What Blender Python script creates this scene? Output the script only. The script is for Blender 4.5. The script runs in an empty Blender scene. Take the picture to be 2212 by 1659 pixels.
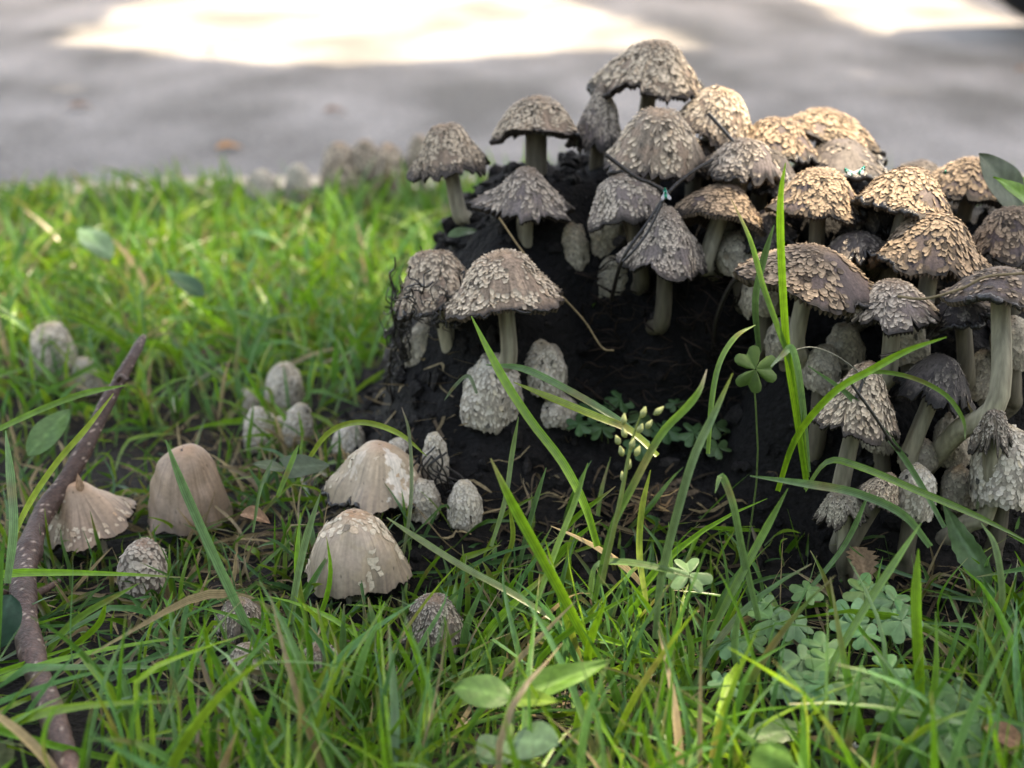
import bpy, math
import numpy as np
from mathutils import Vector

R_ = math.radians
sc = bpy.context.scene
COL = sc.collection
rng = np.random.default_rng(7)

# ------------------------------------------------------------------ camera
F = 3305.0                     # focal length in reference pixels (picture 2212 x 1659)
CU, CV = 1106.0, 829.5
CAM = np.array([0.0, 0.0, 0.35])
PITCH = R_(20.0)
cF = np.array([0.0, math.cos(PITCH), -math.sin(PITCH)])
cU = np.array([0.0, math.sin(PITCH), math.cos(PITCH)])
cR = np.array([1.0, 0.0, 0.0])
cam = bpy.data.cameras.new("camera")
cam_o = bpy.data.objects.new("camera", cam)
COL.objects.link(cam_o)
cam_o.location = CAM
cam_o.rotation_euler = (math.pi / 2 - PITCH, 0, 0)
cam.sensor_width = 36.0
cam.lens = 36.0 * F / 2212.0
cam.clip_start = 0.01
cam.clip_end = 200.0
cam.dof.use_dof = True
cam.dof.focus_distance = 0.69
cam.dof.aperture_fstop = 7.2
sc.camera = cam_o

# ------------------------------------------------------------------ sky, sun, exposure
SUN = np.array([0.26, 0.22, 0.94]); SUN /= np.linalg.norm(SUN)
w = bpy.data.worlds.new("World"); sc.world = w; w.use_nodes = True
nt = w.node_tree
sky = nt.nodes.new("ShaderNodeTexSky"); sky.sky_type = 'NISHITA'; sky.sun_disc = False
sky.sun_elevation = math.asin(SUN[2]); sky.sun_rotation = math.atan2(SUN[0], SUN[1])
sky.dust_density = 3.0; sky.air_density = 1.0; sky.ozone_density = 0.8
nt.links.new(sky.outputs[0], nt.nodes['Background'].inputs[0])
nt.nodes['Background'].inputs[1].default_value = 0.15
sl = bpy.data.lights.new("sun", 'SUN'); sl.energy = 3.1; sl.angle = R_(0.55); sl.color = (1.0, 0.96, 0.90)
so = bpy.data.objects.new("sun", sl); COL.objects.link(so)
so.rotation_euler = Vector(-SUN).to_track_quat('-Z', 'Y').to_euler()
so.location = (1, 1, 6)
vs = sc.view_settings
vs.view_transform = 'Standard'; vs.look = 'None'; vs.gamma = 1.0; vs.use_curve_mapping = False
vs.exposure = 2.6
vs.use_white_balance = True
vs.white_balance_temperature = 8900
vs.white_balance_tint = 11
sc.cycles.use_denoising = True
sc.cycles.max_bounces = 6; sc.cycles.diffuse_bounces = 3; sc.cycles.transmission_bounces = 4
sc.cycles.sample_clamp_indirect = 6.0
sc.cycles.use_adaptive_sampling = False

# ------------------------------------------------------------------ projection helpers
def P(u, v, d):
    """Point seen at picture point (u, v) that stands d metres ahead of the camera over the ground."""
    x = (u - CU) / F; y = -(v - CV) / F
    dr = cF + x * cR + y * cU
    return CAM + dr * (d / dr[1])

def mpp(u, v, d):
    y = -(v - CV) / F
    return (d / (cF[1] + y * cU[1])) / F

def proj(p):
    q = np.asarray(p) - CAM
    t = q @ cF
    return CU + F * (q @ cR) / t, CV - F * (q @ cU) / t

def sstep(a, b, x):
    t = np.clip((np.asarray(x, float) - a) / (b - a), 0, 1)
    return t * t * (3 - 2 * t)

class Noise:
    """Cheap smooth noise: a sum of sine waves in random directions."""
    def __init__(s, seed, freq, n=14, octs=2):
        r = np.random.default_rng(seed)
        k = []; a = []
        for o in range(octs):
            d = r.normal(size=(n, 3)); d /= np.linalg.norm(d, axis=1)[:, None]
            k.append(d * freq * 2 ** o * r.uniform(.6, 1.5, (n, 1))); a.append(np.full(n, .6 ** o))
        s.k = np.vstack(k); s.a = np.hstack(a); s.p = r.uniform(0, 6.28, len(s.a))
        s.norm = math.sqrt((s.a ** 2).sum() / 2)
    def __call__(s, p):
        p = np.asarray(p, float)
        out = np.zeros(p.shape[:-1])
        for k, a, ph in zip(s.k, s.a, s.p):
            out += a * np.sin(p @ k + ph)
        return out / s.norm / 2.0

gn1 = Noise(1, 14.0); gn2 = Noise(2, 70.0); gn3 = Noise(3, 220.0)
HX = np.array([-.12, -.085, -.06, -.03, .0, .06, .12, .20, .30, .45, .6, .8])
HZ = np.array([0, 0, .075, .125, .148, .155, .155, .14, .122, .09, .04, 0])
FX = np.array([-.12, -.05, .0, .03, .07, .11, .15, .2, .3, .5, .8])
FY = np.array([.79, .765, .757, .775, .805, .795, .755, .728, .722, .74, .8])

LUMPS = []
for (u_, b_, d_, s_) in ((1403, 215, .86, .040), (1158, 318, .84, .034), (985, 385, .835, .045), (1292, 322, .855, .016), (1414, 366, .80, .016), (1538, 300, .835, .012), (1600, 402, .79, .012), (1672, 352, .83, .010), (1778, 330, .865, .012),
                         (1812, 405, .825, .008), (1985, 420, .85, .010), (2090, 455, .81, .012), (1136, 476, .80, .022), (1360, 482, .785, .014), (1549, 482, .775, .018), (1436, 588, .765, .014), (1766, 480, .765, .014), (1948, 472, .75, .016),
                         (2004, 588, .735, .030), (2186, 565, .745, .016), (1744, 656, .715, .030), (1926, 715, .70, .030), (2120, 868, .70, .006), (1240, 455, .83, .010), (1700, 440, .80, .010), (1850, 590, .745, .012), (1655, 545, .775, .012),
                         (930, 690, .785, .03), (1250, 600, .80, .010), (1326, 652, .79, .008), (2080, 720, .705, .012)):
    p_ = P(u_, b_, d_ + .012); LUMPS.append((p_[0], p_[1], p_[2] - s_))

def ground(x, y):
    x = np.asarray(x, float); y = np.asarray(y, float)
    q = np.stack([x, y, np.zeros_like(x)], -1)
    near = sstep(-1.2, -.8, x) * sstep(1.6, 1.1, x) * sstep(2.4, 1.5, y)
    g = (gn1(q) * .006 + gn2(q) * .0022) * near
    yf = np.interp(x, FX, FY)
    hm = np.interp(x, HX, HZ)
    m = hm * sstep(yf - .085, yf + .05, y) * sstep(1.02, .90, y)
    ap = .042 * sstep(-.17, .0, x) * sstep(.75, .5, x) * sstep(.60, .74, y) * sstep(1.05, .9, y)
    rough = (gn2(q * 1.3 + 3.1) * .006 + gn3(q) * .003) * sstep(.0, .05, m)
    out = np.maximum(m, ap) + .25 * np.minimum(m, ap)
    for lx, ly, lz in LUMPS:
        out = np.maximum(out, lz - 38.0 * ((x - lx) ** 2 + (np.where(y < ly, 1.25, .7) * (y - ly)) ** 2))
    return g + out + rough

def GZ(x, y):
    return float(ground(np.array([x]), np.array([y]))[0])

def G(u, v, d0=.42, d1=2.6):
    ds = np.concatenate([np.linspace(d0, 1.2, 400), np.linspace(1.2, d1, 200)])
    pts = np.array([P(u, v, d) for d in ds])
    below = np.nonzero(pts[:, 2] <= ground(pts[:, 0], pts[:, 1]))[0]
    i = below[0] if len(below) else -1
    return ds[i]

# ------------------------------------------------------------------ mesh helpers
def mesh(name, V, Q=None, T=None, C=None, mat=None, smooth=True, UV=None):
    V = np.asarray(V, np.float32)
    loops = []; starts = []; tot = []
    n = 0
    if Q is not None and len(Q):
        Q = np.asarray(Q, np.int32); loops.append(Q.ravel()); starts.append(np.arange(len(Q)) * 4); tot.append(np.full(len(Q), 4)); n = len(Q) * 4
    if T is not None and len(T):
        T = np.asarray(T, np.int32); loops.append(T.ravel()); starts.append(n + np.arange(len(T)) * 3); tot.append(np.full(len(T), 3))
    loops = np.concatenate(loops); starts = np.concatenate(starts); tot = np.concatenate(tot)
    me = bpy.data.meshes.new(name)
    me.vertices.add(len(V)); me.vertices.foreach_set('co', V.ravel())
    me.loops.add(len(loops)); me.loops.foreach_set('vertex_index', loops)
    me.polygons.add(len(starts)); me.polygons.foreach_set('loop_start', starts); me.polygons.foreach_set('loop_total', tot)
    me.polygons.foreach_set('use_smooth', np.full(len(starts), smooth))
    me.update(calc_edges=True); me.validate()
    if C is not None:
        C = np.asarray(C, np.float32)
        if C.ndim == 1: C = np.tile(C, (len(V), 1))
        if C.shape[1] == 3: C = np.hstack([C, np.ones((len(C), 1), np.float32)])
        at = me.color_attributes.new('Col', 'FLOAT_COLOR', 'POINT')
        at.data.foreach_set('color', np.clip(C, 0, 1).astype(np.float32).ravel())
    if mat: me.materials.append(mat)
    return me

def obj(name, me, parent=None, off=None):
    o = bpy.data.objects.new(name, me); COL.objects.link(o)
    if parent is not None: o.parent = parent
    if off is not None: o.location = off
    return o

def tag(o, label=None, cat=None, group=None, kind=None):
    if label: o['label'] = label
    if cat: o['category'] = cat
    if group: o['group'] = group
    if kind: o['kind'] = kind
    return o

def thing(name, label, cat, loc, group=None):
    o = bpy.data.objects.new(name, None); COL.objects.link(o)
    o.location = loc; o.empty_display_size = .01
    return tag(o, label, cat, group)

def part(name, parent, V, Q=None, T=None, C=None, mat=None, smooth=True, root=None):
    """A mesh part given in world coordinates, hung under parent (root: the thing's world base)."""
    V = np.asarray(V, float) - np.asarray(root)[None]
    return obj(name, mesh(name, V, Q, T, C, mat, smooth), parent)

def grid_quads(nu, nv, wrap=False, base=0):
    """Quads of a grid of nu rows by nv columns, columns closed if wrap."""
    i = np.arange(nu - 1)[:, None]; j = np.arange(nv if wrap else nv - 1)[None]
    a = i * nv + j; b = i * nv + (j + 1) % nv
    return (np.stack([a, b, b + nv, a + nv], -1).reshape(-1, 4) + base)

def smooth_path(pts, n):
    """Catmull-Rom through pts, n samples."""
    pts = np.asarray(pts, float)
    if len(pts) == 2:
        return pts[0] + np.linspace(0, 1, n)[:, None] * (pts[1] - pts[0])
    p = np.vstack([2 * pts[0] - pts[1], pts, 2 * pts[-1] - pts[-2]])
    s = np.linspace(0, len(pts) - 1 - 1e-6, n); i = s.astype(int); t = (s - i)[:, None]
    a, b, c, d = p[i], p[i + 1], p[i + 2], p[i + 3]
    return .5 * (2 * b + (c - a) * t + (2 * a - 5 * b + 4 * c - d) * t ** 2 + (3 * b - a - 3 * c + d) * t ** 3)

def tube(path, rad, sides=8, seed=0, bump=0.0):
    path = np.asarray(path, float); n = len(path)
    rad = np.broadcast_to(np.asarray(rad, float), (n,)) if np.ndim(rad) < 2 else rad
    tg = np.gradient(path, axis=0); tg /= np.linalg.norm(tg, axis=1)[:, None] + 1e-12
    a = np.array([0, 0, 1.0]) if abs(tg[0, 2]) < .9 else np.array([1.0, 0, 0])
    x = np.cross(tg[0], a); x /= np.linalg.norm(x)
    X = np.zeros((n, 3))
    for i in range(n):
        x = x - tg[i] * (x @ tg[i]); x /= np.linalg.norm(x) + 1e-12; X[i] = x
    Y = np.cross(tg, X)
    th = np.arange(sides) / sides * 2 * np.pi
    r = np.repeat(rad[:, None], sides, 1)
    if bump: r = r * (1 + bump * np.random.default_rng(seed).normal(size=(n, sides)))
    V = path[:, None] + r[..., None] * (np.cos(th)[None, :, None] * X[:, None] + np.sin(th)[None, :, None] * Y[:, None])
    return V.reshape(-1, 3), grid_quads(n, sides, True)

class Bag:
    """Collects pieces of geometry into one mesh."""
    def __init__(s): s.V = []; s.Q = []; s.T = []; s.C = []; s.n = 0
    def add(s, V, Q=None, T=None, C=(.5, .5, .5)):
        V = np.asarray(V, float)
        if Q is not None and len(Q): s.Q.append(np.asarray(Q) + s.n)
        if T is not None and len(T): s.T.append(np.asarray(T) + s.n)
        C = np.asarray(C, float)
        s.C.append(np.tile(C, (len(V), 1)) if C.ndim == 1 else C)
        s.V.append(V); s.n += len(V)
    def arrays(s):
        return (np.vstack(s.V), np.vstack(s.Q) if s.Q else None, np.vstack(s.T) if s.T else None, np.vstack(s.C))

# ------------------------------------------------------------------ materials
def new_mat(name):
    m = bpy.data.materials.new(name); m.use_nodes = True
    n = m.node_tree.nodes; l = m.node_tree.links
    return m, n, l, n['Principled BSDF']

def vc_mat(name, rough=.7, spec=.3, nscale=400., nlo=.75, nhi=1.2, bump=.3, bscale=900., bdist=.0005, translucent=0.0, sheen=0.0, stretch=None):
    m, n, l, b = new_mat(name)
    at = n.new('ShaderNodeAttribute'); at.attribute_name = 'Col'
    tc = n.new('ShaderNodeTexCoord')
    src = tc.outputs['Object']
    if stretch:
        mp = n.new('ShaderNodeMapping'); mp.inputs['Scale'].default_value = stretch; l.new(src, mp.inputs[0]); src = mp.outputs[0]
    nz = n.new('ShaderNodeTexNoise'); nz.inputs['Scale'].default_value = nscale; nz.inputs['Detail'].default_value = 4
    l.new(src, nz.inputs['Vector'])
    mr = n.new('ShaderNodeMapRange'); mr.inputs['From Min'].default_value = .3; mr.inputs['From Max'].default_value = .7
    mr.inputs['To Min'].default_value = nlo; mr.inputs['To Max'].default_value = nhi
    l.new(nz.outputs['Fac'], mr.inputs['Value'])
    mx = n.new('ShaderNodeMix'); mx.data_type = 'RGBA'; mx.blend_type = 'MULTIPLY'; mx.inputs[0].default_value = 1.0
    l.new(at.outputs['Color'], mx.inputs[6]); l.new(mr.outputs[0], mx.inputs[7])
    l.new(mx.outputs[2], b.inputs['Base Color'])
    b.inputs['Roughness'].default_value = rough; b.inputs['Specular IOR Level'].default_value = spec
    if bump:
        nb = n.new('ShaderNodeTexNoise'); nb.inputs['Scale'].default_value = bscale; nb.inputs['Detail'].default_value = 5
        l.new(src, nb.inputs['Vector'])
        bp = n.new('ShaderNodeBump'); bp.inputs['Strength'].default_value = bump; bp.inputs['Distance'].default_value = bdist
        l.new(nb.outputs['Fac'], bp.inputs['Height']); l.new(bp.outputs[0], b.inputs['Normal'])
    if translucent:
        tr = n.new('ShaderNodeBsdfTranslucent'); l.new(mx.outputs[2], tr.inputs['Color'])
        ms = n.new('ShaderNodeMixShader'); ms.inputs[0].default_value = translucent
        l.new(b.outputs[0], ms.inputs[1]); l.new(tr.outputs[0], ms.inputs[2])
        l.new(ms.outputs[0], n['Material Output'].inputs['Surface'])
    return m

M_CAP = vc_mat('mushroom_cap', .68, .35, 700, .6, 1.25, .45, 1400, .0006)
M_SKIN = vc_mat('smooth_cap_skin', .55, .4, 500, .84, 1.12, .18, 1600, .0003)
M_SCALE = vc_mat('cap_scales', .75, .25, 900, .78, 1.18, .3, 2000, .0004)
M_GILL = vc_mat('gills', .6, .35, 900, .6, 1.3, .3, 1500, .0004)
M_STEM = vc_mat('stem', .6, .3, 420, .68, 1.18, .4, 900, .0006, stretch=(1, 1, .18))
M_INK = vc_mat('wet_black_ink', .32, .5, 500, .5, 1.6, .6, 900, .001)
M_GRASS = vc_mat('grass_blade', .36, .55, 300, .8, 1.2, .2, 1500, .0002, translucent=.42)
def vein(m, lo, hi, freq):
    n = m.node_tree.nodes; l = m.node_tree.links
    at = next(k for k in n if k.type == 'ATTRIBUTE'); mx = next(k for k in n if k.type == 'MIX')
    a = n.new('ShaderNodeMath'); a.operation = 'MULTIPLY'; a.inputs[1].default_value = freq; l.new(at.outputs['Alpha'], a.inputs[0])
    b = n.new('ShaderNodeMath'); b.operation = 'SINE'; l.new(a.outputs[0], b.inputs[0])
    c = n.new('ShaderNodeMapRange'); c.inputs['From Min'].default_value = -1; c.inputs['To Min'].default_value = lo; c.inputs['To Max'].default_value = hi
    l.new(b.outputs[0], c.inputs['Value'])
    m2 = n.new('ShaderNodeMix'); m2.data_type = 'RGBA'; m2.blend_type = 'MULTIPLY'; m2.inputs[0].default_value = 1.0
    l.new(at.outputs['Color'], m2.inputs[6]); l.new(c.outputs[0], m2.inputs[7]); l.new(m2.outputs[2], mx.inputs[6])
vein(M_GRASS, .72, 1.16, 31.0)
M_LEAF = vc_mat('leaf', .45, .4, 260, .8, 1.18, .3, 800, .0004, translucent=.32)
M_DRY = vc_mat('dry_plant', .75, .2, 500, .65, 1.25, .3, 900, .0004, translucent=.15)
M_SOIL = vc_mat('soil', .85, .25, 260, .35, 1.6, 1.0, 320, .004)
M_BARK = vc_mat('twig_bark', .6, .35, 420, .7, 1.3, .7, 700, .0012)

def metal_green():
    m, n, l, b = new_mat('fly_body')
    lw = n.new('ShaderNodeLayerWeight'); lw.inputs[0].default_value = .45
    cr = n.new('ShaderNodeValToRGB')
    cr.color_ramp.elements[0].color = (.0, .16, .07, 1); cr.color_ramp.elements[1].color = (.0, .28, .3, 1)
    l.new(lw.outputs['Facing'], cr.inputs[0]); l.new(cr.outputs[0], b.inputs['Base Color'])
    b.inputs['Metallic'].default_value = .8; b.inputs['Roughness'].default_value = .25
    return m

def plain(name, c, rough=.6, spec=.4, alpha=None):
    m, n, l, b = new_mat(name)
    nz = n.new('ShaderNodeTexNoise'); nz.inputs['Scale'].default_value = 300
    tc = n.new('ShaderNodeTexCoord'); l.new(tc.outputs['Object'], nz.inputs['Vector'])
    mx = n.new('ShaderNodeMix'); mx.data_type = 'RGBA'
    mx.inputs[6].default_value = (*[k * .8 for k in c], 1); mx.inputs[7].default_value = (*[min(1, k * 1.15) for k in c], 1)
    l.new(nz.outputs['Fac'], mx.inputs[0]); l.new(mx.outputs[2], b.inputs['Base Color'])
    b.inputs['Roughness'].default_value = rough; b.inputs['Specular IOR Level'].default_value = spec
    if alpha is not None: b.inputs['Alpha'].default_value = alpha
    return m

def asphalt():
    m, n, l, b = new_mat('asphalt')
    tc = n.new('ShaderNodeTexCoord')
    n1 = n.new('ShaderNodeTexNoise'); n1.inputs['Scale'].default_value = 4.5; n1.inputs['Detail'].default_value = 5
    n2 = n.new('ShaderNodeTexNoise'); n2.inputs['Scale'].default_value = 140; n2.inputs['Detail'].default_value = 3
    n3 = n.new('ShaderNodeTexVoronoi'); n3.inputs['Scale'].default_value = 110
    mp = n.new('ShaderNodeMapping'); mp.inputs['Scale'].default_value = (1, .55, 1)
    l.new(tc.outputs['Object'], mp.inputs[0]); l.new(mp.outputs[0], n1.inputs['Vector'])
    l.new(tc.outputs['Object'], n2.inputs['Vector']); l.new(tc.outputs['Object'], n3.inputs['Vector'])
    cr = n.new('ShaderNodeValToRGB')
    cr.color_ramp.elements[0].position = .36; cr.color_ramp.elements[0].color = (.115, .111, .106, 1)
    cr.color_ramp.elements[1].position = .62; cr.color_ramp.elements[1].color = (.255, .246, .242, 1)
    l.new(n1.outputs['Fac'], cr.inputs[0])
    c2 = n.new('ShaderNodeValToRGB')
    c2.color_ramp.elements[0].position = .3; c2.color_ramp.elements[0].color = (.55, .55, .56, 1)
    c2.color_ramp.elements[1].position = .7; c2.color_ramp.elements[1].color = (1.25, 1.22, 1.18, 1)
    l.new(n2.outputs['Fac'], c2.inputs[0])
    mx = n.new('ShaderNodeMix'); mx.data_type = 'RGBA'; mx.blend_type = 'MULTIPLY'; mx.inputs[0].default_value = 1
    l.new(cr.outputs[0], mx.inputs[6]); l.new(c2.outputs[0], mx.inputs[7]); l.new(mx.outputs[2], b.inputs['Base Color'])
    bp = n.new('ShaderNodeBump'); bp.inputs['Strength'].default_value = .6; bp.inputs['Distance'].default_value = .004
    l.new(n3.outputs['Distance'], bp.inputs['Height']); l.new(bp.outputs[0], b.inputs['Normal'])
    b.inputs['Roughness'].default_value = .9; b.inputs['Specular IOR Level'].default_value = .2
    return m

# ------------------------------------------------------------------ setting: road, kerb, ground with the mound
def lawn_edge(x):
    return 1.47 + .2 * np.clip(np.asarray(x, float) + .48, -1.5, .2)

rv = np.array([[-40, 1.0, -.028], [40, 1.0, -.028], [40, 60, -.028], [-40, 60, -.028]])
tag(obj('road', mesh('road', rv, [[0, 1, 2, 3]], mat=asphalt())), kind='structure')

xs = np.unique(np.concatenate([np.linspace(-4, -.6, 18), np.linspace(-.6, .75, 330), np.linspace(.75, 4, 16)]))
tt = np.concatenate([np.linspace(-1.5, .42, 14, endpoint=False), np.linspace(.42, 1.08, 190, endpoint=False), np.linspace(1.08, 1.62, 30)])
X, Tt = np.meshgrid(xs, tt)
Y = np.where(Tt > 1.08, 1.08 + (Tt - 1.08) / .54 * (lawn_edge(X) - 1.08), Tt)
Z = ground(X, Y)
V = np.stack([X, Y, Z], -1).reshape(-1, 3)
nz = gn2(V * 1.7); nz2 = gn1(V * 3 + 5)
mound_m = np.clip((V[:, 2] - .015) / .04, 0, 1) * (V[:, 0] > -.14) * (V[:, 0] < .8)
soil_c = np.array([.009, .0075, .006])[None] * (1 + .5 * np.clip(nz, -1, 1)[:, None])
ink_c = np.array([.0045, .0042, .0042])[None] * (1 + .5 * np.clip(nz, -1, 1)[:, None])
k = np.clip(mound_m + .0, 0, 1)[:, None]
Cg = soil_c * (1 - k) + ink_c * k
tag(obj('ground', mesh('ground', V, grid_quads(len(tt), len(xs)), C=Cg, mat=M_SOIL)), kind='structure')

# kerb: a flush run of pale edging between lawn and road
kx = np.linspace(-4, 4, 60)
ke = lawn_edge(kx)
prof = [(0, -.04), (0, .006), (.004, .010), (.056, .010), (.060, .006), (.060, -.04)]
Vk = np.array([[[x, e + a, z + .0015 * math.sin(x * 31)] for (a, z) in prof] for x, e in zip(kx, ke)]).reshape(-1, 3)
M_KERB = plain('kerb_concrete', (.42, .36, .27), .9, .2)
tag(obj('kerb', mesh('kerb', Vk, grid_quads(60, len(prof)), mat=M_KERB, smooth=False)), kind='structure')

# ------------------------------------------------------------------ mushrooms
PROF = {
    'bell': [(0, 1), (.2, .975), (.42, .84), (.62, .57), (.8, .29), (.93, .09), (1, 0)],
    'cone': [(0, 1), (.15, .965), (.35, .79), (.6, .48), (.83, .19), (1, 0)],
    'dome': [(0, 1), (.27, .965), (.54, .82), (.75, .57), (.9, .28), (1, 0)],
    'flat': [(0, 1), (.2, .95), (.45, .74), (.7, .44), (.9, .16), (.97, .05), (1, 0)],
    'egg': [(0, 1), (.34, .965), (.66, .84), (.90, .62), (1, .37), (.98, .13), (.88, 0)],
}
PT = {}
for k_, p_ in PROF.items():
    s_ = smooth_path(np.array(p_, float), 200)
    L_ = np.concatenate([[0], np.cumsum(np.linalg.norm(np.diff(s_, axis=0), axis=1))]); L_ /= L_[-1]
    PT[k_] = (L_, np.clip(s_[:, 0], 0, None), s_[:, 1])

LOOK = {  # under-skin, scale, crown, margin, bald skin
    'cream': ((.23, .18, .135), (.58, .475, .355), (.40, .27, .17), (.045, .035, .03), (.25, .18, .13)),
    'grey': ((.17, .14, .12), (.45, .385, .315), (.24, .185, .14), (.028, .024, .022), (.16, .13, .12)),
    'tan': ((.085, .06, .043), (.33, .245, .17), (.24, .165, .11), (.020, .016, .013), (.085, .062, .058)),
    'dark': ((.075, .062, .056), (.21, .18, .15), (.07, .055, .05), (.014, .012, .011), (.04, .032, .03)),
    'streak': ((.40, .315, .225), (.58, .50, .385), (.38, .24, .145), (.09, .07, .055), (.36, .285, .215)),
    'brown': ((.30, .215, .15), (.5, .42, .32), (.36, .22, .13), (.07, .055, .045), (.30, .22, .16)),
    'white': ((.30, .265, .215), (.49, .45, .375), (.52, .44, .31), (.06, .05, .04), (.35, .32, .28)),
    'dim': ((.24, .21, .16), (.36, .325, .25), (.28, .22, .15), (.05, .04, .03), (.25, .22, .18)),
    'dirty': ((.15, .12, .095), (.42, .37, .30), (.30, .20, .14), (.03, .025, .02), (.2, .16, .12)),
}

def ptable(r, n):
    v = r.normal(size=n)
    def f(phi):
        s = (np.asarray(phi) / (2 * np.pi) % 1) * n
        i = s.astype(int) % n; t = s - np.floor(s); t = t * t * (3 - 2 * t)
        return v[i] * (1 - t) + v[(i + 1) % n] * t
    return f

def rotm(roll, pitch):
    a, b = R_(roll), R_(pitch)
    Ry = np.array([[math.cos(a), 0, math.sin(a)], [0, 1, 0], [-math.sin(a), 0, math.cos(a)]])
    Rx = np.array([[1, 0, 0], [0, math.cos(b), -math.sin(b)], [0, math.sin(b), math.cos(b)]])
    return Ry @ Rx

GM = 'shaggy mushrooms crowded on the black mound'
GE = 'closed egg-shaped mushroom buttons'
GF = 'open mushrooms in the grass before the mound'
GB = 'pale mushrooms far back at the lawn edge'
SPOTS = []   # where mushrooms stand, so that grass keeps off them
SEED = [100]

def mushroom(u, top, bot, wpx, d, kind, look, label, group, roll=0, pitch=0, base=None, bald=(), ragged=.05,
             sag=.11, cover=1.0, flare=0.0, margin=(), rim_dark=.88, stem_r=.0045, holes=(), ssize=1.0, drop=None, lift=1.0, fringe=False, patch=()):
    SEED[0] += 1; r = np.random.default_rng(SEED[0])
    egg = kind == 'egg'
    if group == GM and not egg:
        bot = bot + .05 * (bot - top); wpx = wpx * 1.10
    far = d is not None and d > 1.2
    if d is None:
        d = G(u, bot + 2) + (.004 if egg else .0)
    m = mpp(u, (top + bot) / 2, d)
    R = wpx * .5 * m
    eps = PITCH + math.atan(((top + bot) / 2 - CV) / F) + R_(pitch)
    rimfac = .6 if egg else 1.0
    H = ((bot - top) * m - rimfac * R * math.sin(eps)) / math.cos(eps)
    H = max(H, .32 * R)
    if egg: H = max(H, 1.15 * R)
    O = P(u, bot - rimfac * R * math.sin(eps) / m, d)
    O = O + np.array([0, R * .25, 0]) if egg else O
    M = rotm(roll, pitch); ax = M @ np.array([0, 0, 1.0])
    gz = GZ(O[0], O[1])
    # stem foot
    if base is not None: foot = P(*base)
    elif drop is not None: foot = O + np.array(drop)
    else:
        foot = np.array([O[0] - ax[0] * .01, O[1] + (.0 if gz < .04 else .012), min(gz - .004, O[2] - (.006 if egg else .02))])
    if gz > .03 or group == GM:
        dv = foot - O; dv = dv / np.linalg.norm(dv); dv = dv + np.array([0, .12, -.1]); bend = foot.copy()
        for _ in range(30):
            if GZ(foot[0], foot[1]) > foot[2] + .004: break
            foot = foot + dv * .004
    SPOTS.append((O[0], O[1], R))
    th = thing('mushroom', label, 'mushroom', foot, group)
    under, scol, crown, marg, baldc = [np.array(c) for c in LOOK[look]]
    tone = r.uniform(.9, 1.1)
    under, scol, crown, baldc = under * tone, scol * tone, crown * tone, baldc * tone
    L, pr, pz = PT[kind]
    lobes = [(kk, r.uniform(0, 6.28), r.normal() * a) for kk, a in ((2, .065), (3, .055), (5, .04), (8, .025), (13, .014))]
    ragf = ptable(r, 46); ragf2 = ptable(r, 17); strif = ptable(r, 90); strif2 = ptable(r, 190); sagf = ptable(r, 9)
    lump = Noise(SEED[0], 5.0, 8)
    notch = [(r.uniform(0, 6.28), r.uniform(.03, .09), r.uniform(.1, .28)) for _ in range(0 if egg else int(r.integers(2, 6)))]

    if group == GM and not egg:
        bald = tuple(bald) + tuple((r.uniform(-90, 90), r.uniform(2, 7), r.uniform(.3, .6), 1.1) for _ in range(int(r.integers(2, 6))))
        rim_dark = min(rim_dark, 1.0) - .06
        roll, pitch = roll + r.normal() * 4, pitch + r.normal() * 4; M = rotm(roll, pitch); ax = M @ np.array([0, 0, 1.0])
    def surf(phi, t):
        phi = np.asarray(phi, float); t = np.asarray(t, float)
        te = 1 - ragged * (.5 * np.abs(ragf(phi)) + .5 * np.abs(ragf2(phi)))
        for p0, wd, dp in notch:
            dl = np.abs((phi - p0 + np.pi) % (2 * np.pi) - np.pi)
            te = te - dp * ragged * 6 * np.clip(1 - dl / wd, 0, 1)
        tq = np.clip(t * np.clip(te, .6, 1), 0, 1)
        rr = np.interp(tq, L, pr); zz = np.interp(tq, L, pz)
        lob = sum(a * np.sin(kk * phi + p) for kk, p, a in lobes)
        rr = rr * (1 + lob * tq ** 2 * (1.0 if not egg else .8))
        edge = sstep(.35, .95, tq)
        rr = rr - (.010 * strif(phi) + .008 * strif2(phi)) * edge * (0 if egg else (.4 if look in ('streak', 'brown') else 1))
        x = R * rr * np.cos(phi); y = R * rr * np.sin(phi)
        z = H * zz + R * sag * sagf(phi) * tq ** 4 + flare * R * sstep(.86, 1.0, tq)
        p = np.stack([x, y, z], -1)
        n = lump(p / R)
        p = p * (1 + .05 * n[..., None])
        return p @ M.T + O

    def is_bald(phi, t):
        rel = (np.degrees(phi) + 90 + 180) % 360 - 180      # 0 = towards the path in front
        out = np.zeros(np.shape(phi), bool)
        for c, hw, t0, t1 in bald:
            wob = 8 * np.sin(t * 17 + c) + 5 * np.sin(t * 39 + c * 3)
            out |= (np.abs((rel - c + 180) % 360 - 180) < hw + wob) & (t > t0 + .05 * np.sin(rel * .21)) & (t < t1 + .05 * np.sin(rel * .3))
        return out

    nphi, ntt = (64, 18) if far else ((104, 26) if egg else (184, 40))
    ph = np.arange(nphi) / nphi * 2 * np.pi
    tv = np.linspace(0.012, 1, ntt)
    PH, TV = np.meshgrid(ph, tv)
    V = surf(PH, TV).reshape(-1, 3)
    # colours of the skin
    c = np.tile(under, (len(V), 1)).reshape(ntt, nphi, 3)
    bm = is_bald(PH, TV)
    c[bm] = baldc
    st = .16 * strif2(PH) + .12 * strif(PH)
    fade = sstep(.15, .6, TV) * (.35 if egg else 1.0)
    c = c * (1 + np.clip(st, -.45, .4) * fade)[..., None] if not egg else c
    ck = sstep(.30, .06, TV)[..., None] * .8
    c = c * (1 - ck) + crown * ck
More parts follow.
